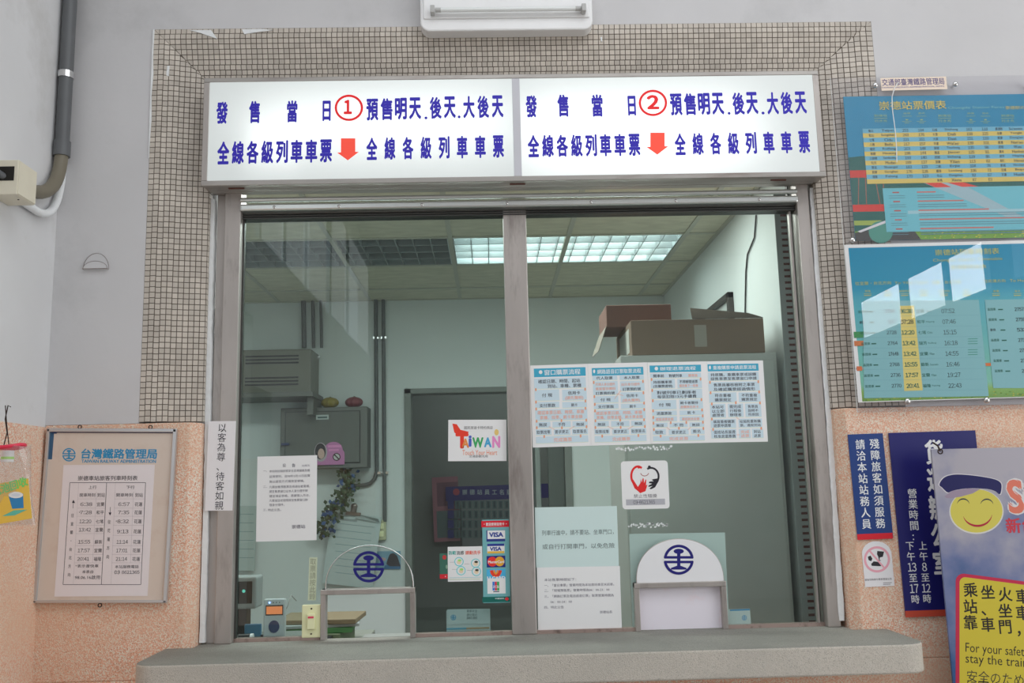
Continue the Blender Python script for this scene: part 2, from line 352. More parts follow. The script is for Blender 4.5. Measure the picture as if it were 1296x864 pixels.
for y in (-4.98, -5.78, -6.72, -8.3): ob('window_mullion', bx(HX + .02, HX + .16, y - .07, y + .07, 3.2, 3.66), plaster_l, **STR)
ob('wall_back', bx(WX - .2, HX + .2, HY - .2, HY, 0, HZ), plaster_l, **STR)
ob('ceiling', MB().box(WX - .2, HX + .2, HY, -3.5, HZ, HZ + .1).box(WX - .2, HX + .2, -1.1, .24, HZ, HZ + .1).box(WX - .2, -.9, -3.5, -1.1, HZ, HZ + .1).box(3.5, HX + .2, -3.5, -1.1, HZ, HZ + .1), plaster_l, **STR)
ob('floor', bx(WX - .2, HX + .2, HY, .24, -.1, 0), mat('hall_floor', (.30, .28, .26), .5, vary=.1), **STR)

# mosaic tile surround: two flat courses, then splayed back to the opening, then the reveal
SPL = (IL - XL) - 2 * PITCH; NS = 9; step = SPL / NS
prof = [(0, 0), (PITCH, 0), (2 * PITCH, 0)] + [(2 * PITCH + step * k, .040 * k / NS) for k in range(1, NS + 1)] + [(2 * PITCH + SPL + .0005, .0585), (2 * PITCH + SPL + .001, .077)]
ZI_TOP = ZT - (IL - XL)
def surf(side, r, d, a):        # side L,T,R ; r = inset from outer edge, d = depth, a = running coordinate
    if side == 'L': return (XL + r, d, a)
    if side == 'R': return (XR - r * (XR - IR) / (IL - XL), d, a)
    return (a, d, ZT - r)
tiles = MB(); bed = MB(); G = .0014
for side in 'LTR':
    A0, A1 = (XL, XR) if side == 'T' else (ZW + .004, ZT); n = int(round((A1 - A0) / PITCH)); pa = (A1 - A0) / n
    kR = (XR - IR) / (IL - XL)
    def lim(r):
        if side == 'T': return XL + r, XR - r * kR
        return A0, ZT - r
    for j in range(len(prof) - 1):
        (r0, d0), (r1, d1) = prof[j], prof[j + 1]
        lo0, hi0 = lim(r0); lo1, hi1 = lim(r1)
        q = [surf(side, r0, d0, lo0), surf(side, r1, d1, lo1), surf(side, r1, d1, hi1), surf(side, r0, d0, hi0)]
        bed.add(q, [(0, 1, 2, 3)])
        L_ = math.hypot(r1 - r0, d1 - d0); g = G / L_
        ra, da = r0 + (r1 - r0) * g, d0 + (d1 - d0) * g; rb, db = r1 - (r1 - r0) * g, d1 - (d1 - d0) * g
        nr, nd = (d1 - d0) / L_, -(r1 - r0) / L_     # outward normal in (r,d)
        hgt = .0016
        off = random.uniform(-.0012, .0012)
        for i in range(n):
            a0 = A0 + i * pa + G + off; a1 = A0 + (i + 1) * pa - G + off
            m_ = .0012
            la, ha = lim(ra); lb, hb = lim(rb)
            pa0, pa1 = max(a0, la + m_), min(a1, ha - m_); pb0, pb1 = max(a0, lb + m_), min(a1, hb - m_)
            if pa1 - pa0 < .002 and pb1 - pb0 < .002: continue
            if pa1 <= pa0: pa0 = pa1 = (pa0 + pa1) / 2
            if pb1 <= pb0: pb0 = pb1 = (pb0 + pb1) / 2
            jit = random.uniform(-.0003, .0004); h2 = hgt + jit
            base = [surf(side, ra, da, pa0), surf(side, rb, db, pb0), surf(side, rb, db, pb1), surf(side, ra, da, pa1)]
            top = [surf(side, ra + nr * h2, da + nd * h2, pa0), surf(side, rb + nr * h2, db + nd * h2, pb0), surf(side, rb + nr * h2, db + nd * h2, pb1), surf(side, ra + nr * h2, da + nd * h2, pa1)]
            tiles.add(base + top, [(4, 5, 6, 7), (0, 1, 5, 4), (1, 2, 6, 5), (2, 3, 7, 6), (3, 0, 4, 7)])
surround = ob('trim_1', bed, grout, **STR)
to = fixn(ob('mosaic_tile', tiles, tile_m, surround)); to['kind'] = 'stuff'
pat = MB()
for pts in (((240, 38), (267, 38), (275, 49), (263, 45), (255, 42)), ((306, 37), (330, 36.5), (345, 38), (322, 41), (309, 43)), ((193.5, 37), (195.5, 37), (193.6, 70), (193.9, 95), (191.5, 120), (191.6, 150), (189, 185), (188.5, 200), (187.8, 200), (190.5, 110))):
    q = [at(x, y, -.004) for x, y in pts]; pat.prism([(p.x, p.z) for p in q], -.004, -.0005)
for pts in (((212, 84), (215, 84), (214, 97), (211, 96)), ((758, 33), (761, 33), (762, 53), (760.5, 53))):
    q = [at(x, y, .006) for x, y in pts]; pat.prism([(p.x, p.z) for p in q], .001, .006)
fixn(ob('paint_smear', pat, putty, surround))
# caulk beads between reveal and frame
def bead(pxs, Y, wd, name='caulk_bead'):
    mb = MB(); L_ = []; R_ = []
    for i in range(61):
        f = i / 60; t = f * (len(pxs) - 1); k = min(int(t), len(pxs) - 2); g = t - k
        x = pxs[k][0] + (pxs[k + 1][0] - pxs[k][0]) * g; y = pxs[k][1] + (pxs[k + 1][1] - pxs[k][1]) * g
        p = at(x, y, Y); w_ = wd / 2 * random.uniform(.85, 1.15)
        L_.append((p.x - w_, p.z)); R_.append((p.x + w_, p.z))
    for i in range(60): mb.prism([L_[i], R_[i], R_[i + 1], L_[i + 1]], Y - .004, Y + .03)
    return fixn(ob(name, mb, putty, surround))
bead([(268.5, 252), (265, 400), (262, 600), (256, 813)], .066, .018)
bead([(1028, 238), (1034, 340), (1048, 520), (1056, 640), (1065, 785)], .06, .019)

# counter: terrazzo slab with rounded ends
def rounded(x0, x1, yf, yb, r):
    pts = [(x0, yb)]
    for k in range(9): t = math.pi + HP * k / 8; pts.append((x0 + r + r * math.cos(t), yf + r + r * math.sin(t)))
    for k in range(9): t = 1.5 * math.pi + HP * k / 8; pts.append((x1 - r + r * math.cos(t), yf + r + r * math.sin(t)))
    pts.append((x1, yb)); return pts
cnt = MB().prism_z(rounded(-1.10, 1.335, -.31, -.0, .07), .912, 1.0).box(IL, IR, -.001, .125, .912, 1.0)
dark_top = pebblemat('dark_terrazzo_top', alb(126, 125, 118), alb(134, 132, 125), alb(112, 110, 104), 420, alb(106, 106, 100))  # darker terrazzo for the upward faces of the slab
ctr = fixn(ob('counter', cnt, [terrazzo, dark_top], bev=.006))
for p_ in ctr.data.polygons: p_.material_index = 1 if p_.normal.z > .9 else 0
tag(ctr, 'grey terrazzo counter slab with rounded ends under the ticket window', 'counter')

# ---------------------------------------------------------------- window frame
def X(pxs, Y): return sum(at(x, y, Y).x for x, y in pxs) / len(pxs)
xA = X([(271, 300), (262.5, 790)], .07); xB = X([(283.5, 252), (271.8, 813)], .055); xC = X([(303.5, 249), (294, 813)], .055)
xm0 = X([(637, 272), (647.7, 799)], .085); xm1 = X([(666.5, 272), (679, 799)], .085)
xD = X([(1007, 240), (1047, 776)], .06); xE = X([(1023, 250), (1046, 540), (1063, 776)], .06); xG = X([(1003, 265), (1041, 776)], .08)
Zs = 1.0; ZTOP = 2.64
win = ob('window_1', MB().box(xA, xB, .078, .15, Zs, ZTOP), steel, bev=.002, **STR)
ob('frame_post', bx(xB, xC, .055, .13, Zs, ZTOP), steel, win, bev=.003)
ob('frame_post', bx(xD, xE, .058, .14, Zs, ZTOP), steel, win, bev=.003)
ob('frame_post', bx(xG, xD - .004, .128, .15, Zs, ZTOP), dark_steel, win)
ob('middle_post', bx(xm0, xm1, .082, .13, Zs, 2.56), steel, win, bev=.004)
ob('glazing_bead', MB().box(xC, xC + .006, .09, .11, Zs, 2.545), dark_steel, win)
ob('glazing_bead', MB().box(xG - .012, xG - .005, .092, .112, Zs, 2.545), steel, win)
zr = at(650, 243, .045).z
zz = lambda px, py, Y: at(px, py, Y).z
z1a = (zz(304.8, 252, .05) + zz(1005, 237, .05)) / 2; z1b = (zz(304.8, 257.5, .05) + zz(1005, 243, .05)) / 2
z2a = (zz(304.8, 260, .045) + zz(1005, 246, .045)) / 2; z2b = (zz(304.8, 268.5, .045) + zz(1005.8, 251.5 + 3, .045)) / 2
z3 = (zz(310, 274.6, .09) + zz(1000, 264, .09)) / 2
ob('top_rail', MB().tube([(xC, .055, (z1a + z1b) / 2), (xD, .055, (z1a + z1b) / 2)], .009, 14), bright_steel, win)
sh = MB().prism_z([(xC, .04), (xD, .04), (xD, .13), (xC, .13)], z2b, z2a)
ob('bottom_rail', sh, bright_steel, win, bev=.006)
for px in (347, 429, 534, 641.5, 748, 855, 961):
    p = at(px, 262 - (px - 347) * .0175, .04); ob('rivet', MB().ball((p.x, .040, z2b + .012), .006, .004, .006, 10, 6), chrome, win)
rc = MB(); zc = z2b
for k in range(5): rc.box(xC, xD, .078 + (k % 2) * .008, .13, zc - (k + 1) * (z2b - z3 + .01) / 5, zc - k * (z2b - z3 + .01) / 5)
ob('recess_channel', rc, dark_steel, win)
# sill channels (thin dirty aluminium)
for a, b in ((xC, at(405, 805, .09).x), (at(521, 803, .09).x, xm0), (xm1, at(805, 797, .09).x), (at(921, 797, .09).x, xD)):
    ob('sill_track', bx(a, b, .088, .118, 1.0, 1.012), mat('grimy_aluminium', alb(150, 132, 125), .5, metal=.4, dirt=(.05, .03, .02), dscale=25), win)
zh = (zz(413, 745, .1) + zz(521, 741, .1)) / 2
def pane(name, x0, x1, h0, h1, hz, m, y0):
    pts = [(x0, 1.012), (h0, 1.012), (h0, hz), (h1, hz), (h1, 1.012), (x1, 1.012), (x1, 2.56), (x0, 2.56)]
    return fixn(ob(name, MB().prism(pts, y0, y0 + .005), m, win))
h0 = at(409, 790, .1).x; h1 = at(523, 790, .1).x; g0 = at(808, 780, .1).x; g1 = at(919, 780, .1).x
pane('glass_pane', xC, xm0 + .01, h0, h1, zh, pane_l, .100)
pane('glass_pane', xm1 - .01, xG + .01, g0, g1, zh, pane_r, .100)

# ticket hatches: small steel goal-frames and half-round screens
def hatch(corners, label, emb, scr_m, arc_px, px_e):
    x0 = at(corners[0], 790, .09).x; x1 = at(corners[1], 790, .09).x; zt = (zz(corners[0], corners[2], .085) + zz(corners[1], corners[3], .085)) / 2
    root = empty('ticket_hatch', ((x0 + x1) / 2, .09, 1.0), label, 'hatch'); lx = (x1 - x0) / 2; H = zt - 1.0; t = .018
    ob('frame_leg', bx(-lx, -lx + t, -.012, .03, 0, H), steel, root, bev=.002); ob('frame_leg', bx(lx - t, lx, -.012, .03, 0, H), steel, root, bev=.002)
    ob('frame_head', bx(-lx, lx, -.014, .03, H - t, H), steel, root, bev=.002)
    ax0 = at(arc_px[0], arc_px[3], .085).x; ax1 = at(arc_px[1], arc_px[3], .085).x; az = at((arc_px[0] + arc_px[1]) / 2, arc_px[2], .085).z
    cx = (ax0 + ax1) / 2 - root.location.x; R_ = (ax1 - ax0) / 2; hh = az - zt
    pts = [(cx + R_ * math.cos(math.pi * k / 40), H + hh * math.sin(math.pi * k / 40) ** .85) for k in range(41)]
    fixn(ob('half_round_screen', MB().prism(pts, -.006, -.001), scr_m, root))
    ob('screen_edge', MB().tube([(p[0], -.0035, p[1]) for p in pts], .0022, 6), chrome if scr_m is acrylic_thin else mat('screen_rim', alb(150, 140, 135), .4), root)
    P = Panel('emblem_disc', [(px_e[0] - px_e[2], px_e[1] - px_e[2]), (px_e[0] + px_e[2], px_e[1] - px_e[2]), (px_e[0] + px_e[2], px_e[1] + px_e[2]), (px_e[0] - px_e[2], px_e[1] + px_e[2])], .0835, .0005, scr_m, None, None, parent=root,
              outline=lambda w_, h_: [(w_ / 2 * math.cos(t_ * math.pi / 16), h_ / 2 * math.sin(t_ * math.pi / 16)) for t_ in range(32)])
    emblem(P, px_e[0], px_e[1], px_e[2], px_e[2], (32, 30, 104)); P.done()
    return root, lx, H
hatch((406, 526, 748, 741), 'left steel-framed open ticket hatch with clear half-round emblem screen', 1, acrylic_thin, (412, 523, 690, 744), (466.5, 717, 19.8))
white_ac = mat('white_acrylic', alb(206, 206, 214), .3)
r2_, lx2, H2 = hatch((804, 921, 739, 733), 'right steel-framed ticket hatch closed by a white half-round emblem screen', 1, white_ac, (806, 916, 682, 738), (859, 708, 19))
ob('closing_panel', bx(-lx2 + .018, lx2 - .018, .012, .018, 0.002, H2 - .018), mat('white_panel', alb(205, 200, 210), .4, dirt=alb(212, 180, 182), dscale=6), r2_)

# ---------------------------------------------------------------- light-box sign
sl, sr_x = -1.012, 1.2315; sb, st = 2.587, 2.993; SY = -.045
sign = empty('lightbox_sign', ((sl + sr_x) / 2, SY, sb), 'long backlit white ticket sign with blue characters above the window', 'sign')
cxs = (sl + sr_x) / 2
def sob(n, mb, m, bev=0, par=None, **k):
    o = ob(n, mb, m, par or sign, bev, **k)
    for v in o.data.vertices: v.co -= Vector((cxs, SY, sb))
    return o
sob('housing', MB().box(sl + .004, sr_x - .004, SY + .012, .036, sb + .003, st - .003).box(IL + .006, IR - .006, .036, .075, sb + .003, 2.94), steel_h, .004)
fr = .022
xd0 = X([(646, 100), (652.5, 219)], SY); xd1 = X([(657, 98), (661, 219)], SY)
sob('frame_rail', bx(sl, sr_x, SY - .002, SY + .02, sb, sb + .019), steel_h, .002)
sob('frame_rail', bx(sl, sr_x, SY - .002, SY + .02, st - .016, st), steel_h, .002)
sob('frame_stile', bx(sl, sl + fr * .95, SY - .001, SY + .02, sb + .019, st - .016), steel, .002)
sob('frame_stile', bx(sr_x - fr, sr_x, SY - .001, SY + .02, sb + .019, st - .016), steel, .002)
sob('divider', bx(xd0, xd1, SY - .001, SY + .018, sb + .019, st - .016), mat('grey_divider', alb(178, 178, 184), .5), .001)
for px in (300, 655, 985):
    p = at(px, 240, .0); q = MB().box(p.x - .028, p.x + .028, -.012, -.004, sb - .0005, sb + .003)
    sob('drain_slot', q, mat('rust_slot', (.16, .06, .045), .6))
def signmat(name, seed, spots):
    m = bpy.data.materials.new(name); m.use_nodes = True; n = m.node_tree.nodes; L = m.node_tree.links; b = n['Principled BSDF']
    b.inputs['Base Color'].default_value = (.52, .55, .545, 1); b.inputs['Roughness'].default_value = .35
    tc = n.new('ShaderNodeTexCoord'); sx = n.new('ShaderNodeSeparateXYZ'); L.new(tc.outputs['Object'], sx.inputs[0])
    acc = None
    for (cx, cz, wx, wz, s_) in spots:     # fluorescent tubes behind the acrylic
        vals = []
        for out, c0, w0 in ((0, cx, wx), (2, cz, wz)):
            a = n.new('ShaderNodeMath'); a.operation = 'SUBTRACT'; a.inputs[1].default_value = c0; L.new(sx.outputs[out], a.inputs[0])
            a2 = n.new('ShaderNodeMath'); a2.operation = 'DIVIDE'; a2.inputs[1].default_value = w0; L.new(a.outputs[0], a2.inputs[0])
            a3 = n.new('ShaderNodeMath'); a3.operation = 'POWER'; a3.inputs[1].default_value = 2; 
            ab = n.new('ShaderNodeMath'); ab.operation = 'ABSOLUTE'; L.new(a2.outputs[0], ab.inputs[0]); L.new(ab.outputs[0], a3.inputs[0])
            if out == 0: a3.inputs[1].default_value = 4
            vals.append(a3)
        s1 = n.new('ShaderNodeMath'); s1.operation = 'ADD'; L.new(vals[0].outputs[0], s1.inputs[0]); L.new(vals[1].outputs[0], s1.inputs[1])
        s2 = n.new('ShaderNodeMath'); s2.operation = 'MULTIPLY'; s2.inputs[1].default_value = -1; L.new(s1.outputs[0], s2.inputs[0])
        s3 = n.new('ShaderNodeMath'); s3.operation = 'EXPONENT'; L.new(s2.outputs[0], s3.inputs[0])
        s4 = n.new('ShaderNodeMath'); s4.operation = 'MULTIPLY'; s4.inputs[1].default_value = s_; L.new(s3.outputs[0], s4.inputs[0])
        if acc is None: acc = s4
        else:
            ad = n.new('ShaderNodeMath'); ad.operation = 'ADD'; L.new(acc.outputs[0], ad.inputs[0]); L.new(s4.outputs[0], ad.inputs[1]); acc = ad
    f = n.new('ShaderNodeMath'); f.operation = 'ADD'; f.inputs[1].default_value = .30; L.new(acc.outputs[0], f.inputs[0])
    L.new(f.outputs[0], b.inputs['Emission Strength']); b.inputs['Emission Color'].default_value = (.94, 1, .98, 1)
    return m
def sign_panel(x0, x1, ox, oy, marks, num, spots):
    q = [at(650, 98, SY)]; c = [( (x0 + x1) / 2 )]
    # corners in the picture frame from world rectangle
    def topx(Xw, Zw):
        v = Vector((Xw, SY, Zw)) - CAM; d = v.dot(FW); return (648 + FPX * v.dot(RT) / d, 432 - FPX * v.dot(UP) / d)
    cs = [topx(x0, st - .016), topx(x1, st - .016), topx(x1, sb + .019), topx(x0, sb + .019)]
    P = Panel('sign_panel', cs, SY + .006, .006, signmat('lightbox_acrylic_' + str(num), num, spots), None, None, parent=sign)
    P.crop(ox, oy, 3.0857); P.e = .70; P.split = True
    blue = (44, 36, 146)
    for ch, a, b_, c_, d in marks: P.txt(ch, a, b_, c_, d, blue, bold=.042, fit=True, emit=.2)
    return P
def spread(s, x0, x1, yl, yr, h, wch, ref='r'):
    out = []; n = len(s)
    for i, ch in enumerate(s):
        f = i / (n - 1) if n > 1 else 0; x = x0 + (x1 - wch - x0) * f; y = yl + (yr - yl) * f
        out.append((ch, x, y, x + wch, y + h))
    return out
m1 = [('發', 104, 150, 149, 237), ('售', 232, 147, 275, 234), ('當', 380, 145, 421, 231), ('日', 519, 146, 551, 226)]
m1 += spread('預售明天', 690, 904, 138, 133, 86, 47) + [('.', 917, 208, 929, 219)] + spread('後天', 938, 1039, 131, 129, 86, 46) + [('.', 1047, 204, 1058, 215)] + spread('大後天', 1068, 1225, 128, 125, 87, 45)
m1 += spread('全線各級列車車票', 108, 556, 305, 297, 90, 47) + spread('全線各級列車車票', 690, 1227, 290, 281, 88, 43)
m2 = [('發', 78, 125, 122, 212), ('售', 202, 122, 246, 209), ('當', 336, 122, 379, 209), ('日', 477, 127, 508, 205)]
m2 += spread('預售明天', 642, 852, 118, 115, 86, 47) + [('.', 867, 190, 878, 201)] + spread('後天', 886, 985, 114, 112, 87, 46) + [('.', 999, 189, 1011, 200)] + spread('大後天', 1020, 1174, 113, 110, 87, 45)
m2 += spread('全線各級列車車票', 86, 525, 280, 275, 87, 45) + spread('全線各級列車車票', 660, 1187, 273, 265, 86, 43)
red = (196, 32, 36)
for (x0, x1, ox, mk, num, cxp, cyp, axp, ayp, spots) in ((sl + .021, xd0, 240, m1, 1, 622, 174, 618, 293, ((.08, .02, .50, .15, .50), (-.32, -.05, .10, .10, .25))), (xd1, sr_x - fr, 640, m2, 2, 575, 155, 592, 271, ((-.13, -.03, .46, .17, .72),))):
    P = sign_panel(x0, x1, ox, 80, mk, num, spots)
    P.arc(cxp, cyp, 51, 47, 9, red, part='number_ring', emit=.25); P.txt(str(num), cxp - (20 if num == 1 else 24), cyp - 31, cxp + (12 if num == 1 else 24), cyp + 25, red, .05, fit=True, emit=.25)
    P.cpoly([(axp - 27, ayp), (axp + 29, ayp), (axp + 29, ayp + 53), (axp + 43, ayp + 53), (axp, ayp + 86), (axp - 42, ayp + 56), (axp - 27, ayp + 55)], (238, 70, 56), 'arrow', emit=.35)
    P.done()

# ---------------------------------------------------------------- wall fluorescent fixture (unlit)
zf = at(640, 33, -.09).z; fx0 = at(531, 15, -.09).x; fx1 = at(751, 12, -.09).x; fcx = (fx0 + fx1) / 2; fw = (fx1 - fx0) / 2
fix = empty('wall_lamp', (fcx, 0, zf), 'unlit white fluorescent wall fitting above the lightbox sign', 'lamp')
rr = .035; pts = [(-fw + rr - rr * math.cos(t * HP / 6), rr - rr * math.sin(t * HP / 6)) for t in range(7)] + [(fw - rr + rr * math.sin(t * HP / 6), rr - rr * math.cos(t * HP / 6)) for t in range(7)] + [(fw, .26), (-fw, .26)]
fixn(ob('body', MB().prism(pts, -.06, 0), whiteplastic, fix, bev=.006))
fixn(ob('reflector', MB().prism([(-fw + .012, .045), (fw - .012, .045), (fw - .012, .25), (-fw + .012, .25)], -.066, -.06), whiteplastic, fix, bev=.003))
tube_m = mat('unlit_tube_glass', (.85, .87, .86), .2)
for zt_ in (.068, .17):
    ob('tube', MB().tube([(-fw + .07, -.085, zt_), (fw - .055, -.085, zt_)], .0085, 12), tube_m, fix)
    for s_ in (-1, 1):
        xx = s_ * (fw - .035) - (.0 if s_ > 0 else -.012)
        ob('tube_socket', MB().box(xx - .008, xx + .008, -.098, -.066, zt_ - .014, zt_ + .014).tube([(xx - s_ * .01, -.085, zt_), (xx - s_ * .03, -.085, zt_)], .009, 10), mat('socket_grey', alb(160, 160, 158), .5), fix, bev=.002)
# ---------------------------------------------------------------- left wall: conduit, junction box
grey_pvc = mat('grey_pvc', alb(84, 86, 88), .45, vary=.08); olive_pvc = mat('olive_pvc', alb(104, 98, 84), .5)
cx_, cy_ = WX + .030, -.052
zb = at(64, 195, -.05).z; zbx = at(38, 233, -.33).z
cd = empty('conduit_pipe', (cx_, cy_, zb), 'thick dark grey conduit running down the left corner into a junction box', 'pipe')
def loc(pts, o): return [Vector(p) - o.location for p in pts]
ob('straight_pipe', MB().tube(loc([(cx_, cy_, HZ - .3), (cx_, cy_, zb)], cd), .024, 16), grey_pvc, cd)
ob('coupling', MB().tube(loc([(cx_, cy_, zb + .045), (cx_, cy_, zb - .01)], cd), .0285, 16), grey_pvc, cd)
def bend(p0, p1, p2, n=12): return [p0 * (1 - t) ** 2 + p1 * 2 * t * (1 - t) + p2 * t * t for t in [k / n for k in range(n + 1)]]
ob('elbow', MB().tube(loc(bend(Vector((cx_, cy_, zb)), Vector((cx_, cy_ - .01, zbx - .0)), Vector((cx_, -.33, zbx))), cd), .023, 14), olive_pvc, cd)
zs = at(69, 96, -.05).z
ob('pipe_clamp', MB().tube(loc([(cx_, cy_, zs + .012), (cx_, cy_, zs - .012)], cd), .0275, 16), chrome, cd)
cd2 = empty('conduit_pipe', (WX + .018, -.014, zb), 'thin conduit with white lower bend tucked behind the thick grey one', 'pipe')
ob('straight_pipe', MB().tube(loc([(WX + .018, -.014, HZ - .3), (WX + .018, -.014, zb - .02)], cd2), .013, 12), mat('dark_pvc', alb(78, 70, 72), .5), cd2)
ob('elbow', MB().tube(loc(bend(Vector((WX + .018, -.014, zb - .02)), Vector((WX + .018, -.014, zbx - .05)), Vector((WX + .022, -.2, zbx - .045))) + [Vector((WX + .022, -.33, zbx - .04))], cd2), .0135, 12), putty, cd2)
jx = -1.450; jy0, jy1 = -.445, -.330
jz1 = at(13, 202, jy0).z; jz0 = at(13, 246, jy0).z
jb = tag(ob('junction_box', bx(WX, jx, jy0, jy1, jz0, jz1), beige, bev=.003), 'beige electrical junction box on the left wall, pipe entering its end', 'box')
ob('knockout_hole', bx(WX + .005, jx - .012, jy0 - .001, jy0 + .004, jz0 + .045, jz1 - .022), mat('dark_hole', (.015, .013, .01), .9), jb)
ob('cable_end', MB().tube([(jx - .07, jy0 - .05, jz0 + .075), (jx - .045, jy0 + .004, jz0 + .06)], .011, 10), grey_pvc, jb)
ob('lid', bx(jx, jx + .003, jy0 + .003, jy1 - .003, jz0 + .003, jz1 - .003), beige, jb, bev=.001)
ob('lid_screw', MB().ball((jx - .02, jy0 + .05, jz0 - .0005), .003, .003, .0015), wire, jb)
# half-round painted-over bracket
hp = at(122, 341, 0); hw = .045
hb = MB().prism([(hw * math.cos(math.pi * k / 24), .058 * math.sin(math.pi * k / 24)) for k in range(25)], -.004, 0)
hb.prism([(hw * .95 * math.cos(math.pi * k / 24), .028 * math.sin(math.pi * k / 24)) for k in range(25)], -.012, -.004)
br = tag(fixn(ob('wall_bracket', hb, plaster, bev=.0015)), 'small half-round bracket painted over white on the left wall', 'bracket'); br.location = hp
ob('bracket_edge', MB().tube([(hw * math.cos(math.pi * k / 24), -.004, .058 * math.sin(math.pi * k / 24)) for k in range(25)], .0009, 6).tube([(-hw, -.012, .001), (hw, -.012, .001)], .0012, 6).tube([(hw * .95 * math.cos(math.pi * k / 24), -.012, .028 * math.sin(math.pi * k / 24)) for k in range(25)], .0008, 6), mat('rust_line', alb(120, 110, 106), .8), br)

# ---------------------------------------------------------------- framed timetable on the left wall
NF = Panel('notice_board', [(61, 543), (223, 542), (212.5, 763), (42.5, 761.5)], -.004, .010, mat('cream_board', alb(192, 179, 168), .5, dirt=alb(178, 156, 142), dscale=6), 'aluminium-framed cream notice board hanging crooked on the pink wall', 'notice board')
fw2, fh2 = NF.w / 2, NF.h / 2; alu = mat('aluminium', (.62, .62, .63), .35, metal=.8)
for a in ((-fw2 - .001, -fw2 + .010, -fh2, fh2), (fw2 - .012, fw2 + .001, -fh2, fh2), (-fw2, fw2, -fh2 - .001, -fh2 + .008), (-fw2, fw2, fh2 - .011, fh2 + .001)):
    ob('frame_bar', bx(a[0], a[1], -.008, .008, a[2], a[3]), alu, NF.o, bev=.002)
for (x, z) in ((-fw2 + .11, fh2 + .006), (fw2 - .09, fh2 + .006), (0.0, -fh2 - .008)):
    ob('hanging_loop', MB().tube([(x + .006 * math.cos(t * math.pi / 6), -.004, z + .006 * math.sin(t * math.pi / 6)) for t in range(13)], .0018, 6), wire, NF.o)
NF.crop(60, 540, 7.2)
NF.rect(25, 42, 1150, 56, (62, 62, 88)); NF.rect(18, 50, 52, 296, (52, 84, 112)); NF.rect(40, 50, 85, 62, (40, 60, 100))
tb = (46, 128, 170)
NF.txt('台灣鐵路管理局', 308, 200, 1000, 290, tb, .03); NF.txt('TAIWAN RAILWAY ADMINISTRATION', 310, 298, 990, 328, tb, .03)
emblem(NF, 197, 254, 61, 61, tb); NF.done()
tb_o = Panel('timetable_sheet', [(80, 588), (194.5, 588), (188, 753.5), (69, 755)], -.0142, .0006, mat('greyish_paper', alb(206, 200, 202), .7), 'white paper timetable of departure times taped inside the aluminium frame', 'paper')
T = tb_o.crop(60, 540, 7.2); k = (54, 50, 60); gl = (150, 145, 152)
T.txt('崇德車站旅客列車時刻表', 278, 445, 822, 488, (50, 48, 56), .01)
def frm(P, x0, y0, x1, y1, x2, y2, x3, y3, wd, c):
    P.line(x0, y0, x1, y1, wd, c); P.line(x1, y1, x2, y2, wd, c); P.line(x2, y2, x3, y3, wd, c); P.line(x3, y3, x0, y0, wd, c)
frm(T, 205, 508, 895, 508, 852, 1436, 143, 1436, .0016, k); T.line(540, 508, 492, 1436, .0016, k)
for (a, b, c_, d) in ((285, 512, 236, 1430), (620, 512, 580, 1430), (447, 590, 412, 1240), (785, 590, 757, 1240)): T.line(a, b, c_, d, .0005, gl)
rowsL = [(620, '開車時刻', '到站'), (704, '6:38', '宜蘭'), (778, '7:28', '和平'), (860, '12:20', '七堵'), (936, '13:42', '宜蘭'), (1047, '15:55', '蘇新'), (1125, '17:57', '宜蘭'), (1202, '20:41', '福隆')]
rowsR = [(620, '開車時刻', '到站'), (704, '6:57', '花蓮'), (778, '7:35', '花蓮'), (860, '8:32', '花蓮'), (952, '9:13', '花蓮'), (1047, '11:14', '花蓮'), (1125, '17:01', '花蓮'), (1202, '21:14', '花蓮')]
for r_, (y, a, b) in enumerate(rowsL):
    s_ = -(y - 620) * .056; T.txt(a, 295 + s_ + (10 if r_ else 0), y - 16, 436 + s_ - (22 if r_ else 0), y + 17, k); T.txt(b, 455 + s_, y - 18, 524 + s_, y + 20, k)
    T.line(277 + s_, y + 36, 532 + s_, y + 36, .0005, gl)
for r_, (y, a, b) in enumerate(rowsR):
    s_ = -(y - 620) * .045; T.txt(a, 628 + s_ + (22 if r_ else 0), y - 16, 778 + s_ - (25 if r_ else 0), y + 17, k); T.txt(b, 800 + s_, y - 18, 870 + s_, y + 20, k)
    T.line(610 + s_, y + 36, 886 + s_, y + 36, .0005, gl)
T.txt('上行', 375, 534, 448, 566, k); T.txt('下行', 720, 534, 794, 566, k)
T.line(237, 690, 233, 742, .0012, k); T.cpoly([(238, 664), (252, 694), (224, 692)], k); T.line(574, 730, 572, 782, .0012, k); T.cpoly([(571, 808), (584, 780), (558, 780)], k)
T.vtxt('往宜蘭・台北方向', 232, 768, 196, 1385, 28, k, gap=.45); T.vtxt('往花蓮方向', 566, 825, 548, 1222, 28, k, gap=.45)
T.txt('*表示普快車', 255, 1252, 466, 1282, k); T.txt('本表自', 318, 1305, 418, 1335, k); T.txt('98.06.16啟用', 252, 1352, 480, 1388, k)
T.txt('本站服務電話', 616, 1258, 832, 1288, k); T.txt('(03)8621365', 612, 1304, 840, 1342, k); T.txt('*', 288, 770, 302, 784, k); T.txt('*', 622, 852, 636, 866, k); T.done()

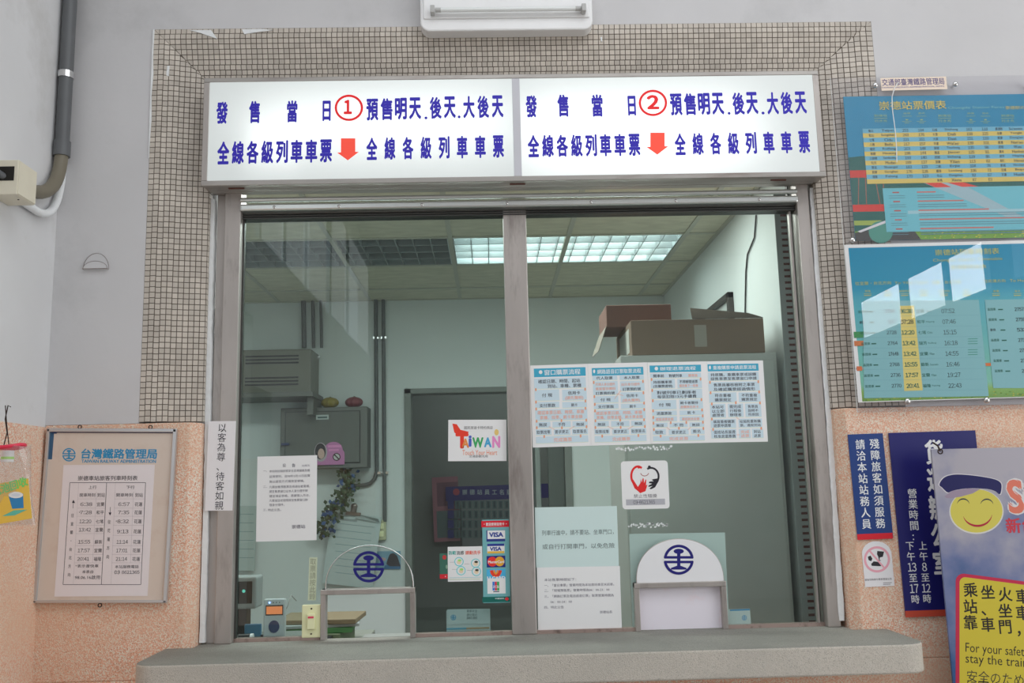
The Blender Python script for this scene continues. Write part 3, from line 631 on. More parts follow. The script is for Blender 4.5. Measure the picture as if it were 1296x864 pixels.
# ---------------------------------------------------------------- battery-recycling bag at the far left
by = -.50; cxb = at(4, 600, by).x
bag = empty('plastic_bag', (cxb, by, at(4, 665, by).z), 'clear plastic bag with a red rim and orange battery card hanging at left edge', 'bag')
zr_ = at(4, 565, by).z - bag.location.z; Rb = at(30, 565, by).x - cxb
ob('rim_ring', MB().tube([(Rb * math.cos(t * math.pi / 16), .04 * math.sin(t * math.pi / 16), zr_ + .004 * math.cos(t * math.pi / 8)) for t in range(33)], .006, 8), mat('red_plastic', alb(196, 40, 66), .3), bag)
rings = []; vs = []; fs = []
for j in range(8):
    f = j / 7; wj = Rb + (.014 + .018 * f); dj = .04 * (1 - .75 * f)
    for i in range(20): t = 2 * math.pi * i / 20; vs.append((wj * math.cos(t) + .004 * math.sin(5 * t + j) + .012 * f, dj * math.sin(t) + .003 * math.sin(3 * t + 2 * j), zr_ * (1 - f) + .002 * math.sin(4 * t)))
for j in range(7):
    for i in range(20): fs.append((j * 20 + i, j * 20 + (i + 1) % 20, (j + 1) * 20 + (i + 1) % 20, (j + 1) * 20 + i))
ob('film', MB().add(vs, fs, 0, True), glassmat('bag_film', (.97, .97, .97), .05, .5, haze=.13, hazecol=(.7, .7, .72)), bag)
ob('hanging_wire', MB().tube([(-.004, 0, zr_), (.004, .0, zr_ + .04), (-.004, 0, zr_ + .08), (.002, 0, zr_ + .12), (.01, .0, zr_ + .115)], .0016, 6).tube([(.012, 0, zr_), (.002, .0, zr_ + .06), (-.006, 0, zr_ + .12)], .0014, 6), wire, bag)
ob('bottle_cap', MB().tube([(.012, -.005, zr_ - .045), (.012, -.005, zr_ - .012)], .017, 14), whiteplastic, bag)
ob('cap_band', MB().tube([(.012, -.005, zr_ - .037), (.012, -.005, zr_ - .030)], .0176, 14), mat('lime', alb(150, 200, 90), .4), bag)
Pc = Panel('battery_card', [(-31, 616), (35, 606), (41, 655), (-26, 668)], by - .02, .001, mat('orange_card', alb(232, 172, 70), .6), None, None, parent=bag)
Pc.crop(0, 515, 5.4); Pc.txt('舊電池回收', -120, 520, 192, 585, (110, 190, 100), .04, rot=.16)
Pc.cpoly([(15, 745), (95, 705), (188, 700), (100, 740)], (90, 170, 150)); Pc.cpoly([(60, 610), (158, 590), (162, 690), (84, 695)], (48, 120, 170)); Pc.disc(108, 600, 50, 22, (226, 226, 230)); Pc.disc(108, 600, 30, 11, (190, 196, 205)); Pc.done()

# ---------------------------------------------------------------- calligraphy strip on the frame
CS = Panel('paper_strip', [(265, 533), (298, 532.5), (295, 646), (258, 646)], .0545, .0006, mat('strip_paper', alb(208, 206, 216), .7), 'narrow white paper strip with brushed black characters taped to the left post', 'paper')
CS.split = True; CS.vtxt('以客為尊、待客如親', 281.5, 535, 277, 645.5, 11.5, (38, 36, 46), .0, gap=.9); CS.done()

# ---------------------------------------------------------------- sheets on the glass
F = .0992
N1 = Panel('notice_sheet', [(325.3, 577.5), (401, 576), (401, 683), (324.5, 685.5)], F, .0005, paper, 'white typed notice sheet with dense lines taped on the left pane', 'paper')
N1.crop(320, 570, 7.2); k = (76, 72, 88)
N1.txt('公', 270, 118, 302, 150, k, .02); N1.txt('告', 356, 118, 388, 150, k, .02)
N1.txt('站服志', 447, 127, 520, 145, (120, 118, 130))
ln = ['本站為加強旅客安全宣導服務及維', '益與便利，自98年5月15日起實', '施以語音方式播放宣導稿。', '凡需加售預售票及搭過站者需補，', '請至售票窗口以本人身分證件辦', '理並填妥表格，憑據領入月台，', '凡需接送老弱殘疾至售票窗口辦', '理身分證件。', '特此公告。']
for i, (t, y, x1) in enumerate(zip(ln, (184, 232, 279, 328, 369, 411, 452, 494, 540), (520, 522, 470, 520, 500, 520, 500, 288, 258))):
    N1.txt(t, 150 if i < 8 else 138, y - 12, x1, y + 12, k)
for t, y in (('一、', 186), ('二、', 330), ('三、', 541)): N1.txt(t, 95, y - 12, 130, y + 10, k)
N1.txt('崇德站', 355, 675, 478, 710, k, .01); N1.done()

def flow(name, corners, crop, label, title, cells, texts, arrows, tb_):
    P = Panel(name, corners, F, .0005, paper, label, 'paper', 'row of four ticket flow charts taped along the right pane')
    P.crop(*crop); x0, y0, x1, y1 = tb_
    P.rect(x0, y0, x1, y1, (62, 150, 178)); w_ = x1 - x0
    P.disc(x0 + w_ * .13 if len(title) < 8 else x0 + 22, (y0 + y1) / 2, 17 if len(title) < 8 else 10, 18, (214, 226, 232)); 
    P.txt(title, x0 + (w_ * .20 if len(title) < 8 else 50), y0 + 14, x1 - (50 if len(title) < 8 else 22), y1 - 16, (222, 230, 236), .015)
    for c_ in cells: P.rect(*c_, (180, 197, 206)); P.rect(c_[0], c_[3] - 3, c_[2], c_[3], (196, 206, 176))
    for t, a, b, c_, d, o in texts: P.txt(t, a, b, c_, d, (214, 150, 128) if o else (44, 44, 54), .012)
    for a in arrows:
        if len(a) == 2: P.rect(a[0] - 7, a[1] - 13, a[0] + 7, a[1] + 11, (206, 148, 116), 'diagram_arrow'); P.cpoly([(a[0] - 11, a[1] + 4), (a[0] + 11, a[1] + 4), (a[0], a[1] + 18)], (206, 148, 116), 'diagram_arrow')
        else: P.line(*a, .0012, (206, 148, 116), 'diagram_arrow')
    return P.done()
yb = 0
flow('flow_chart', [(670.5, 462.7), (744.5, 460), (747.5, 564), (674, 566)], (668, 455, 7.512), 'flow chart sheet nearest the middle post, leftmost of four', '窗口購票流程',
     [(60, 172, 552, 275), (65, 285, 300, 393), (328, 282, 560, 390), (70, 402, 300, 460), (328, 400, 562, 458), (72, 470, 566, 578), (75, 590, 215, 650), (235, 588, 408, 645), (425, 585, 570, 645), (78, 660, 225, 718), (248, 658, 405, 718), (422, 655, 572, 712), (78, 726, 575, 792)],
     [('確認日期、時間、起站', 98, 185, 498, 222, 0), ('到站、車種、票種', 188, 230, 508, 265, 0), ('付 現', 134, 320, 232, 356, 0), ('信用卡', 382, 298, 498, 332, 0), ('(請先聲明)', 355, 344, 528, 378, 1), ('支付票款', 110, 418, 262, 452, 0), ('刷卡', 412, 414, 472, 446, 0),
      ('確認車票日期、時間、車種', 92, 480, 535, 518, 1), ('票種、找零、刷卡單金額', 115, 528, 520, 564, 1), ('無誤', 106, 602, 182, 636, 0), ('不符', 286, 598, 356, 632, 0), ('無誤', 460, 598, 536, 630, 0), ('取票找零', 84, 672, 214, 706, 0), ('要求更正', 258, 668, 388, 702, 0), ('取票簽名', 430, 664, 556, 698, 0), ('完成購票', 246, 740, 420, 780, 1)],
     [(76, 284), (545, 280), (78, 402), (548, 392), (80, 468), (548, 462), (84, 584), (320, 578), (556, 574), (86, 646), (324, 646), (558, 636), (156, 730), (502, 724), (200, 636, 256, 664), (448, 630, 392, 664)], (58, 78, 550, 160))
flow('flow_chart', [(744.5, 460), (820, 458.5), (823, 561.5), (747.5, 564)], (744, 455, 7.512), 'second flow chart sheet from the middle post, crossing orange arrows inside', '網路語音訂票取票流程',
     [(45, 150, 280, 198), (302, 148, 532, 194), (50, 205, 285, 338), (308, 203, 538, 300), (55, 346, 290, 412), (312, 308, 540, 408), (58, 420, 292, 470), (315, 418, 545, 466), (60, 478, 548, 572), (62, 584, 200, 640), (222, 582, 395, 638), (412, 580, 552, 636), (64, 656, 208, 712), (232, 654, 392, 712), (408, 650, 555, 708), (66, 720, 558, 782)],
     [('代人取票', 80, 160, 235, 190, 0), ('本人取票', 342, 156, 492, 184, 0), ('代理人身分證件', 72, 220, 258, 248, 1), ('填寫留存資料', 72, 262, 264, 290, 1), ('訂票預約號', 74, 304, 256, 332, 0), ('出示身分證件', 318, 220, 496, 248, 1), ('訂票預約號', 330, 264, 504, 294, 0), ('付 現', 120, 366, 216, 396, 0), ('信用卡', 366, 326, 478, 356, 0), ('(請先聲明)', 328, 370, 496, 400, 1), ('支付票款', 96, 432, 248, 462, 0), ('刷卡', 396, 428, 458, 458, 0),
      ('確認車票日期、時間、車種', 76, 488, 515, 522, 1), ('票種、找零金額、刷卡單金額', 82, 530, 522, 562, 1), ('無誤', 92, 600, 166, 630, 0), ('不符', 272, 596, 342, 628, 0), ('無誤', 444, 592, 518, 622, 0), ('取票找零', 72, 668, 200, 700, 0), ('要求更正', 246, 666, 374, 698, 0), ('取票簽名', 414, 662, 542, 694, 0), ('完成購票', 234, 736, 404, 772, 1)],
     [(56, 216), (524, 206), (62, 350), (528, 314), (66, 424), (534, 412), (68, 486), (536, 474), (72, 580), (308, 574), (534, 570), (72, 644), (312, 642), (542, 634), (136, 726), (480, 720), (316, 290, 254, 372), (270, 322, 338, 342), (186, 632, 244, 660), (434, 628, 378, 662)], (38, 74, 528, 148))
flow('flow_chart', [(820, 458.5), (895, 457), (899.5, 560), (823, 561.5)], (818, 452, 7.5125), 'third flow chart sheet from the middle post, on refunds', '辦理退票流程',
     [(38, 150, 520, 198), (42, 206, 272, 298), (296, 204, 528, 296), (48, 304, 532, 396), (52, 406, 286, 498), (314, 402, 538, 494), (56, 508, 290, 556), (316, 504, 545, 552), (58, 562, 292, 612), (318, 560, 548, 608), (60, 622, 202, 668), (222, 620, 392, 666), (410, 618, 550, 664), (62, 684, 186, 740), (214, 680, 402, 738), (424, 678, 552, 732), (64, 746, 556, 796)],
     [('開車前', 66, 162, 168, 192, 0), ('對號列車', 214, 160, 340, 190, 0), ('開車後', 400, 158, 488, 186, 1), ('持原購車票', 66, 222, 244, 250, 0), ('(含購票證明)', 66, 260, 250, 288, 0), ('不得辦理退票', 314, 216, 488, 246, 0), ('限改乘下一班車', 314, 256, 492, 284, 1), ('對號列車已劃座者', 100, 318, 474, 350, 0), ('每張扣除13元手續費', 104, 356, 476, 388, 0), ('付 現', 118, 436, 232, 468, 0), ('刷卡者需持', 322, 418, 492, 446, 0), ('原購票信用卡', 324, 458, 498, 484, 1), ('退還票款', 98, 518, 242, 548, 0), ('刷 卡', 390, 510, 464, 540, 0), ('確認退票金額', 90, 574, 258, 604, 1), ('確認刷退金額', 338, 572, 504, 600, 1), ('無誤', 94, 634, 166, 662, 0), ('不 符', 258, 630, 354, 660, 0), ('無誤', 434, 628, 508, 656, 0), ('取款', 84, 696, 160, 728, 0), ('要求更正', 242, 696, 376, 728, 0), ('簽名', 442, 688, 514, 718, 0), ('完成退票', 218, 756, 398, 790, 1)],
     [(50, 210), (516, 206), (56, 314), (62, 412), (524, 402), (64, 508), (530, 500), (66, 572), (536, 556), (68, 626), (232, 620), (380, 618), (538, 616), (72, 686), (310, 674), (542, 676), (136, 748), (494, 742), (192, 664, 226, 690), (422, 664, 394, 690)], (32, 74, 520, 140))
flow('flow_chart', [(895, 457), (967, 456), (970.5, 558.5), (899.5, 560)], (890, 450, 7.5176), 'fourth flow chart sheet, farthest from the middle post, all black text', '重複購票申請退票流程',
     [(46, 156, 528, 238), (50, 248, 536, 340), (56, 350, 318, 448), (338, 348, 545, 444), (66, 458, 214, 592), (236, 456, 382, 586), (400, 454, 552, 584), (72, 602, 312, 690), (336, 598, 560, 684), (76, 698, 316, 788), (340, 696, 450, 786), (464, 694, 572, 784)],
     [('持原購、重購車票或誤購', 70, 164, 504, 194, 0), ('誤售車票至售票窗口申請', 70, 202, 508, 232, 0), ('售票員審核檢附之車票', 98, 260, 490, 292, 0), ('及確認購票經過情形', 98, 302, 494, 334, 0), ('符合重複', 110, 362, 264, 394, 0), ('購票規定', 110, 404, 266, 436, 0), ('不符重複', 364, 360, 512, 392, 0), ('購票規定', 364, 400, 514, 430, 0), ('本站可', 80, 472, 194, 504, 0), ('以立即', 84, 512, 198, 544, 0), ('處理者', 86, 550, 200, 580, 0), ('需完成', 250, 468, 360, 500, 0), ('行程後', 252, 508, 362, 538, 0), ('辦理者', 254, 546, 364, 576, 0), ('售票員', 424, 468, 520, 498, 0), ('說明不', 426, 506, 524, 536, 0), ('符原因', 428, 544, 526, 572, 0),
      ('填寫重複購票', 94, 612, 298, 642, 0), ('退票申請單', 98, 648, 264, 680, 0), ('站協助重新購', 346, 608, 546, 638, 0), ('票、通知到站', 350, 646, 548, 674, 0), ('值班站長簽證', 100, 710, 306, 742, 0), ('核准退還票價', 102, 750, 308, 782, 0), ('完成', 356, 708, 438, 740, 1), ('退票', 358, 746, 438, 778, 1), ('到站', 480, 706, 546, 738, 0), ('退票', 482, 746, 548, 776, 0)],
     [(64, 252), (524, 246), (70, 352), (532, 344), (82, 458), (310, 446), (540, 448), (82, 602), (94, 700), (552, 690), (310, 582, 345, 608), (318, 752, 350, 752)], (42, 78, 526, 146))

TS = Panel('logo_sticker', [(567, 531), (640.5, 531), (641.5, 583), (567.5, 583.5)], F, .0005, mat('sticker_white', alb(222, 216, 212), .35), 'white sticker with rainbow lettering at top right of the left pane', 'sticker')
TS.crop(460, 480, 2.5412)
for ch, a, b, c_, d, col in (('T', 296, 172, 338, 222, (214, 60, 44)), ('A', 316, 190, 340, 220, (232, 130, 70)), ('i', 338, 180, 348, 216, (70, 90, 170)), ('W', 350, 186, 386, 220, (60, 150, 90)), ('A', 388, 186, 412, 218, (70, 150, 190)), ('N', 414, 182, 440, 220, (226, 130, 180))): TS.txt(ch, a, b, c_, d, col, .05, fit=True)
TS.cpoly([(286, 142), (300, 144), (312, 162), (338, 168), (336, 178), (306, 182), (292, 170)], (214, 60, 44), 'emblem'); TS.disc(428, 170, 7, 10, (240, 180, 110), 'emblem')
TS.txt('Touch Your Heart', 318, 227, 430, 243, (226, 120, 80)); TS.txt('國民旅遊卡特約商店', 324, 150, 416, 160, (90, 86, 90)); TS.txt('交通部觀光局', 340, 243, 400, 251, (80, 78, 86)); TS.done()

CD = Panel('card_sticker', [(611, 657.5), (644.5, 657), (645.5, 762), (611, 763)], F, .0006, mat('teal_sticker', alb(104, 160, 164), .35), 'tall teal credit card sticker with red top band at the middle post', 'sticker')
CD.crop(520, 600, 6.171)
CD.rect(550, 362, 766, 412, (196, 34, 48)); CD.txt('歡迎使用信用卡', 586, 376, 730, 402, (240, 220, 224), .02); CD.txt('✦', 568, 382, 580, 394, (240, 220, 224)); CD.txt('✦', 740, 380, 752, 392, (240, 220, 224))
CD.rect(590, 436, 736, 524, (40, 54, 120)); CD.rect(598, 438, 736, 504, (232, 232, 238)); CD.txt('VISA', 610, 452, 722, 490, (36, 56, 130), .05)
CD.rect(596, 542, 732, 616, (230, 230, 234)); CD.rect(596, 542, 730, 560, (40, 54, 130)); CD.rect(598, 600, 730, 617, (226, 168, 70)); CD.txt('VISA', 616, 566, 708, 598, (36, 56, 130), .05)
CD.rect(592, 636, 738, 726, (38, 42, 110)); CD.disc(636, 682, 38, 38, (206, 52, 46)); CD.disc(694, 680, 36, 38, (236, 150, 50)); CD.txt('MasterCard', 604, 672, 730, 694, (240, 240, 240), .03)
CD.rect(592, 740, 740, 828, (70, 160, 200)); CD.arc(664, 745, 34, 46, 26, (206, 62, 40), 185, 355); CD.arc(664, 745, 12, 30, 14, (236, 140, 60), 185, 355); CD.txt('U CARD', 596, 796, 738, 824, (230, 240, 244), .05)
CD.crop(600, 740, 10.8); CD.rect(182, -92, 430, 118, (226, 226, 234)); CD.rect(252, -45, 282, 75, (50, 110, 190)); CD.rect(284, -45, 312, 75, (190, 40, 60)); CD.rect(314, -45, 344, 75, (40, 150, 80))
CD.txt('J', 258, 6, 276, 42, (235, 235, 240), .03, fit=True); CD.txt('C', 288, 6, 308, 42, (235, 235, 240), .03, fit=True); CD.txt('B', 318, 6, 338, 42, (235, 235, 240), .03, fit=True); CD.rect(262, 84, 345, 98, (80, 80, 96))
CD.rect(112, 160, 492, 234, (24, 92, 84)); CD.disc(448, 190, 26, 22, (206, 50, 60)); CD.txt('中國信託', 288, 174, 410, 194, (200, 220, 214), .02); CD.done()

FL = Panel('hygiene_sticker', [(566.5, 691.8), (610, 691), (611, 735), (567, 736)], F, .0005, mat('sticker_white2', alb(214, 220, 222), .35), 'small white hand washing sticker left of the teal card sticker', 'sticker')
FL.crop(520, 600, 6.171); FL.txt('防範', 296, 598, 352, 628, (40, 150, 140), .02); FL.txt('流感', 356, 598, 414, 628, (90, 96, 96), .02); FL.txt('請勤洗手', 426, 596, 546, 626, (222, 90, 70), .02)
for x, y in ((376, 682), (506, 694), (392, 752), (512, 758)):
    FL.arc(x, y, 33, 33, 6, (90, 186, 190)); FL.disc(x, y + 4, 17, 15, (232, 190, 160)); FL.disc(x + 4, y - 10, 14, 9, (60, 60, 50) if x > 450 else (150, 200, 110))
for x, y in ((304, 686), (420, 700), (320, 742), (440, 750)): FL.line(x, y, x + 38, y, .0008, (120, 120, 124))
FL.rect(300, 804, 548, 807, (130, 180, 180)); FL.rect(300, 816, 540, 822, (180, 190, 170)); FL.done()

GS = Panel('green_sticker', [(556.5, 700), (567, 700), (567, 732), (556.5, 732.5)], F + .0002, .0004, mat('green_sticker', alb(52, 96, 82), .4), 'narrow dark green sticker with red foot, half behind the hand washing sticker', 'sticker')
GS.crop(520, 600, 6.171); GS.rect(226, 780, 288, 815, (186, 40, 50)); GS.disc(262, 648, 16, 18, (170, 60, 60)); GS.disc(280, 722, 8, 16, (120, 150, 130)); GS.txt('★', 262, 790, 278, 804, (220, 190, 190)); GS.done()

HS = Panel('hand_sticker', [(785.5, 583.5), (845, 582.5), (847.5, 643), (788, 644.5)], F, .0005, mat('sticker_white3', alb(216, 212, 214), .35), 'square white sticker with red and black hands forming a heart', 'sticker',
           outline=lambda w_, h_: [(sx_ * (w_ / 2 - .012) + .012 * math.cos(a_), sz_ * (h_ / 2 - .012) + .012 * math.sin(a_)) for sx_, sz_, a0_ in ((1, 1, 0), (-1, 1, 90), (-1, -1, 180), (1, -1, 270)) for a_ in [math.radians(a0_ + 15 * q_) for q_ in range(7)]])
HS.crop(660, 560, 3.325)
HS.arc(490, 140, 28, 40, 9, (200, 40, 40), 55, 215, 'emblem', 20); HS.cpoly([(461, 158), (470, 155), (490, 186), (500, 170), (502, 152), (506, 168), (510, 150), (514, 150), (516, 170), (522, 154), (525, 156), (524, 180), (530, 176), (522, 204), (500, 212), (476, 192)], (200, 40, 40), 'emblem'); HS.disc(494, 103, 6, 6, (200, 40, 40), 'emblem')
HS.arc(545, 142, 32, 36, 8, (40, 38, 44), -50, 120, 'emblem', 20); HS.cpoly([(574, 150), (578, 160), (562, 188), (545, 196), (538, 193), (552, 182), (535, 186), (534, 181), (550, 172), (536, 170), (538, 164), (556, 162), (548, 156), (556, 153)], (40, 38, 44), 'emblem'); HS.disc(538, 102, 6, 6, (40, 38, 44), 'emblem')
HS.arc(518, 122, 18, 18, 3, (150, 90, 90), 200, 340, 'emblem', 10)
HS.txt('禁止性騷擾', 472, 216, 570, 232, (110, 108, 114)); HS.rect(440, 237, 604, 262, (160, 160, 166)); HS.txt('03-8621365', 470, 242, 562, 258, (60, 58, 70)); HS.done()

B = .1075
tealp = mat('pale_teal_sheet', (.62, .70, .69), .6)
RS = Panel('teal_notice', [(676.5, 642), (781, 640), (783, 716), (679, 718)], F, .0004, mat('pale_teal_sheet2', alb(182, 200, 198), .6), 'pale teal sheet with two printed lines above the white sheet, right of the post', 'paper')
RS.crop(660, 560, 3.325); g = (84, 98, 98)
RS.txt('列車行進中，請不要站、坐車門口，', 86, 366, 388, 388, g); RS.txt('或自行打開車門，以免危險', 88, 424, 392, 446, g); RS.done()
WS = Panel('white_notice', [(679, 718), (784, 716), (787.5, 795), (681.5, 797)], F, .0005, paper, 'white landscape sheet of ticket office hours standing on the sill', 'paper')
WS.crop(660, 560, 3.325); g = (92, 88, 104)
for t, a, y, c_ in (('本站售票時間如下：', 96, 576, 230), ('一、「當日車票」營業時間為本站首班車至末班車。', 96, 598, 390), ('二、「現場預售票」營業時間為06：00-23：00', 96, 620, 370), ('三、「網路訂票及電話語音訂票」取票營業時間為', 96, 644, 388), ('06：00-24：00', 122, 669, 212), ('四、特此公告', 96, 692, 178), ('崇德站長', 330, 712, 382)):
    WS.txt(t, a, y - 6, c_, y + 6, g)
WS.done()
BS = Panel('teal_backing_sheet', [(795, 675.5), (918.5, 673.5), (922, 794), (802, 796)], .108, .0005, tealp, 'pale teal backing sheet behind the right ticket hatch', 'paper'); BS.done()
sc = Panel('leaflet_card', [(922, 771), (949, 770), (950.5, 790), (923.5, 791)], .108, .0005, mat('leaflet_white', (.62, .68, .68), .5), 'small white card with a tiny round logo right of the right hatch', 'card')
sc.crop(840, 560, 3.323); sc.rect(278, 700, 362, 706, (70, 130, 170)); emblem(sc, 339, 736, 11, 11, (90, 140, 180)); sc.done()
# torn glue residue on the glass
for (x0, x1, y, lab) in ((780, 852, 568, 'long torn white tape residue on the glass just under the third flow chart'), (796, 846, 665, 'short torn white tape residue on the glass under the heart sticker')):
    mb = MB(); p0 = at(x0, y, .0988)
    for i in range(34):
        x = x0 + (x1 - x0) * (i / 34) + random.uniform(-1, 1); q = at(x, y + random.uniform(-2.5, 2.5) - (x - x0) * .02, .0988); a_ = random.uniform(-.9, .9); w_ = random.uniform(.002, .006); h_ = random.uniform(.0015, .004)
        pts = [(q.x - p0.x + w_ * math.cos(a_ + t) * (1 if t in (0, 3.1) else h_ / w_), q.z - p0.z + h_ * 1.4 * math.sin(a_ + t)) for t in (0, 1.2, 2.2, 3.1, 4.1, 5.2)]
        mb.prism(pts, 0, .0006)
    o = fixn(ob('tape_residue', mb, putty)); o.location = p0; tag(o, lab, 'tape'); o['kind'] = 'stuff'

# bell switch and its strip
VS = Panel('paper_strip', [(391.5, 705), (401.5, 705), (400, 759.5), (389.5, 759.5)], F, .0004, mat('yellowish_strip', alb(176, 184, 160), .6), 'short faded strip with vertical characters above the cream bell switch', 'paper')
VS.vtxt('取票請按此鈴', 396.5, 706, 395, 759, 8, (128, 134, 112)); VS.done()
s0 = at(382, 807, .09); s1 = at(406.5, 764.5, .09); sw = empty('bell_switch', ((s0.x + s1.x) / 2, .098, s0.z), 'cream plastic bell switch with a red mark beside the left hatch', 'switch')
wS = (s1.x - s0.x) / 2; hS = s1.z - s0.z
ob('face_plate', bx(-wS, wS, -.012, 0, 0, hS), cream, sw, bev=.003); ob('rocker', bx(-wS * .42, wS * .42, -.022, -.012, hS * .26, hS * .74), cream, sw, bev=.003)
ob('indicator', bx(-wS * .3, wS * .3, -.0235, -.022, hS * .60, hS * .66), mat('red_mark', alb(196, 70, 90), .4), sw)
for z_ in (.12, .88): ob('screw', MB().ball((0, -.0125, hS * z_), .003, .0015, .003), wire, sw)

# ---------------------------------------------------------------- right-hand posters
XA0 = X([(1051, 100.5), (1067, 299), (1085, 521)], -.022); ZA1 = at(1100, 98, -.022).z; ZA0 = at(1090, 522, -.022).z
ac = tag(ob('acrylic_cover', bx(XA0, 2.06, -.024, -.021, ZA0, ZA1), acrylic, bev=.0008), 'large clear acrylic sheet screwed over the fare poster', 'acrylic sheet')
ob('bright_edge', MB().box(XA0 - .0012, XA0, -.0245, -.0205, ZA0, ZA1), mat('acrylic_edge', (.75, .76, .75), .3), ac)
for x, y in ((1108, 107.5), (1209.5, 106), (1302, 107), (1079, 303.5)):
    p = at(x, y, -.03); sc_ = MB().tube([(p.x, -.001, p.z), (p.x, -.026, p.z)], .005, 10).ball((p.x, -.028, p.z), .0105, .009, .0105, 14, 10)
    ob('dome_screw', sc_, chrome, ac)
FPo = Panel('fare_poster', [(1068.5, 122), (1440, 117), (1462, 297), (1081.5, 305)], -.006, .003, mat('poster_teal', alb(6, 128, 164), .35), 'upper teal fare table poster with yellow rows and a red bridge photo', 'poster')
P = FPo; hw_, hh_ = P.w / 2, P.h / 2
P.crop(1060, 90, 7.858)
L0 = P.l(245, 575)[0] + 0; zrow = P.l(400, 572)[1]; rh = (P.l(400, 572)[1] - P.l(400, 572 + 45.3)[1])
# photo part of the poster
P.lrect(-hw_, -hh_, hw_, zrow - rh * 6.2, (22, 98, 96)); P.poly([(-hw_, zrow - rh * 6.2), (-hw_ + .08, zrow - rh * 5.8), (-hw_ + .25, zrow - rh * 6.6), (hw_, zrow - rh * 6.4), (hw_, -hh_), (-hw_, -hh_)], (26, 92, 84))
P.lrect(-hw_, zrow - rh * 10.6, -hw_ + .14, zrow - rh * 9.0, (196, 56, 44)); P.lrect(-hw_, zrow - rh * 17.9, -hw_ + .18, zrow - rh * 16.4, (200, 54, 44))
for a_, b_ in ((.03, .02), (.09, .10), (.055, .05), (.12, .115)): P.poly([(-hw_ + a_, zrow - rh * 10.5), (-hw_ + a_ + .003, zrow - rh * 10.5), (-hw_ + b_ + .003, zrow - rh * 16.4), (-hw_ + b_, zrow - rh * 16.4)], (150, 92, 70))
P.lrect(-hw_, -hh_, hw_, -hh_ + .035, (110, 156, 60)); P.lrect(-hw_, zrow - rh * 20.8, -hw_ + .10, zrow - rh * 19.8, (150, 170, 80)); P.poly([(-hw_, -hh_), (-hw_, -hh_ + .03), (-hw_ + .10, -hh_ + .045), (-hw_ + .22, -hh_ + .03), (-hw_ + .24, -hh_)], (60, 62, 60))
P.disc(430, 1600, 120, 110, (70, 140, 124)) ; P.poly([(-hw_ + .01, -hh_ + .035), (-hw_ + .30, zrow - rh * 16), (-hw_ + .31, zrow - rh * 16.5), (-hw_ + .02, -hh_ + .03)], (206, 204, 206))
random.seed(3)
for i in range(170):
    x = random.uniform(-hw_ + .25, hw_); z_ = -hh_ + random.uniform(.002, .03); P.lrect(x, z_, x + .005, z_ + .003, random.choice([(214, 196, 60), (176, 184, 60), (80, 136, 60)]))
P.lrect(-hw_ + .115, -hh_ + .03, hw_ - .02, zrow - rh * 13.0, (104, 180, 190))
P.poly([(-hw_ + .27, zrow - rh * 12), (-hw_ + .40, zrow - rh * 12), (-hw_ + .62, -hh_ + .08), (-hw_ + .56, -hh_ + .08)], (150, 178, 184)); P.lrect(-hw_ + .2, zrow - rh * 18.6, hw_ - .02, zrow - rh * 17.9, (150, 190, 196))
P.poly([(-hw_ + .27, zrow - rh * 11.9), (-hw_ + .33, zrow - rh * 11.9), (-hw_ + .37, zrow - rh * 13), (-hw_ + .31, zrow - rh * 13)], (206, 66, 54)); P.poly([(-hw_ + .35, zrow - rh * 11.9), (-hw_ + .41, zrow - rh * 11.9), (-hw_ + .47, zrow - rh * 13), (-hw_ + .41, zrow - rh * 13)], (206, 66, 54))
for i in range(12): P.lrect(L0, zrow - rh * (i + 1), hw_ - .01, zrow - rh * i, (206, 184, 96) if i % 2 else (104, 170, 192))
for i, (x, n_) in enumerate(((.0, 3), (.0, 3), (.0, 3), (.0, 4), (.0, 3))):
    zc = zrow - rh * (14.1 + i * 1.95); P.lrect(-hw_ + .15, zc, -hw_ + .175, zc + .005, (176, 90, 84)); P.lrect(-hw_ + .24, zc, -hw_ + .24 + (.07, .17, .26, .55, .27)[i], zc + .005, (190, 110, 100))
    for j in range(2): P.lrect(-hw_ + .135, zc - .011 - .008 * j, -hw_ + .195, zc - .009 - .008 * j, (84, 130, 140)); P.lrect(-hw_ + .24, zc - .012 - .008 * j, -hw_ + (.34, .42, .9, .88, .9)[i], zc - .009 - .008 * j, (88, 136, 146))
cols = [(.0, [('臺北', 'Taipei', '253', '184'), ('松山', 'Songshan', '243', '176'), ('七堵', 'Cidu', '221', '161'), ('八堵', 'Badu', '217', '157'), ('瑞芳', 'Ruifang', '203', '148'), ('侯硐', 'Houtong', '198', '144'), ('三貂嶺', 'Sandiaoling', '193', '140'), ('牡丹', 'Mudan', '189', '137'), ('雙溪', 'Shuangxi', '183', '133'), ('貢寮', 'Gongliao', '176', '128'), ('福隆', 'Fulong', '170', '123'), None]),
        (635, [('石城', 'Shicheng', '163', '118'), ('大里', 'Dali', '158', '115'), ('大溪', 'Daxi', '151', '110'), ('外澳', "Wai'ao", '139', '101'), ('頭城', 'Toucheng', '135', '98'), ('礁溪', 'Jiaoxi', '125', '91'), ('四城', 'Sicheng', '119', '86'), ('宜蘭', 'Yilan', '113', '82'), ('二結', 'Erjie', '104', '76'), ('羅東', 'Luodong', '106', '73'), ('冬山', 'Dongshan', '92', '67'), ('新馬', 'Xinma', '87', '63')]),
        (1275, [('蘇澳新', "Su'aoxin"), ('永樂', 'Yongle'), ('東澳', "Dong'ao"), ('南澳', "Nan'ao"), ('武塔', 'Wuta'), ('漢本', 'Hanben'), ('和平', 'Heping'), ('和仁', 'Heren'), ('新城', 'Xincheng'), ('北埔', 'Beipu'), ('花蓮', 'Hualien'), None])]
dk = (46, 58, 64)
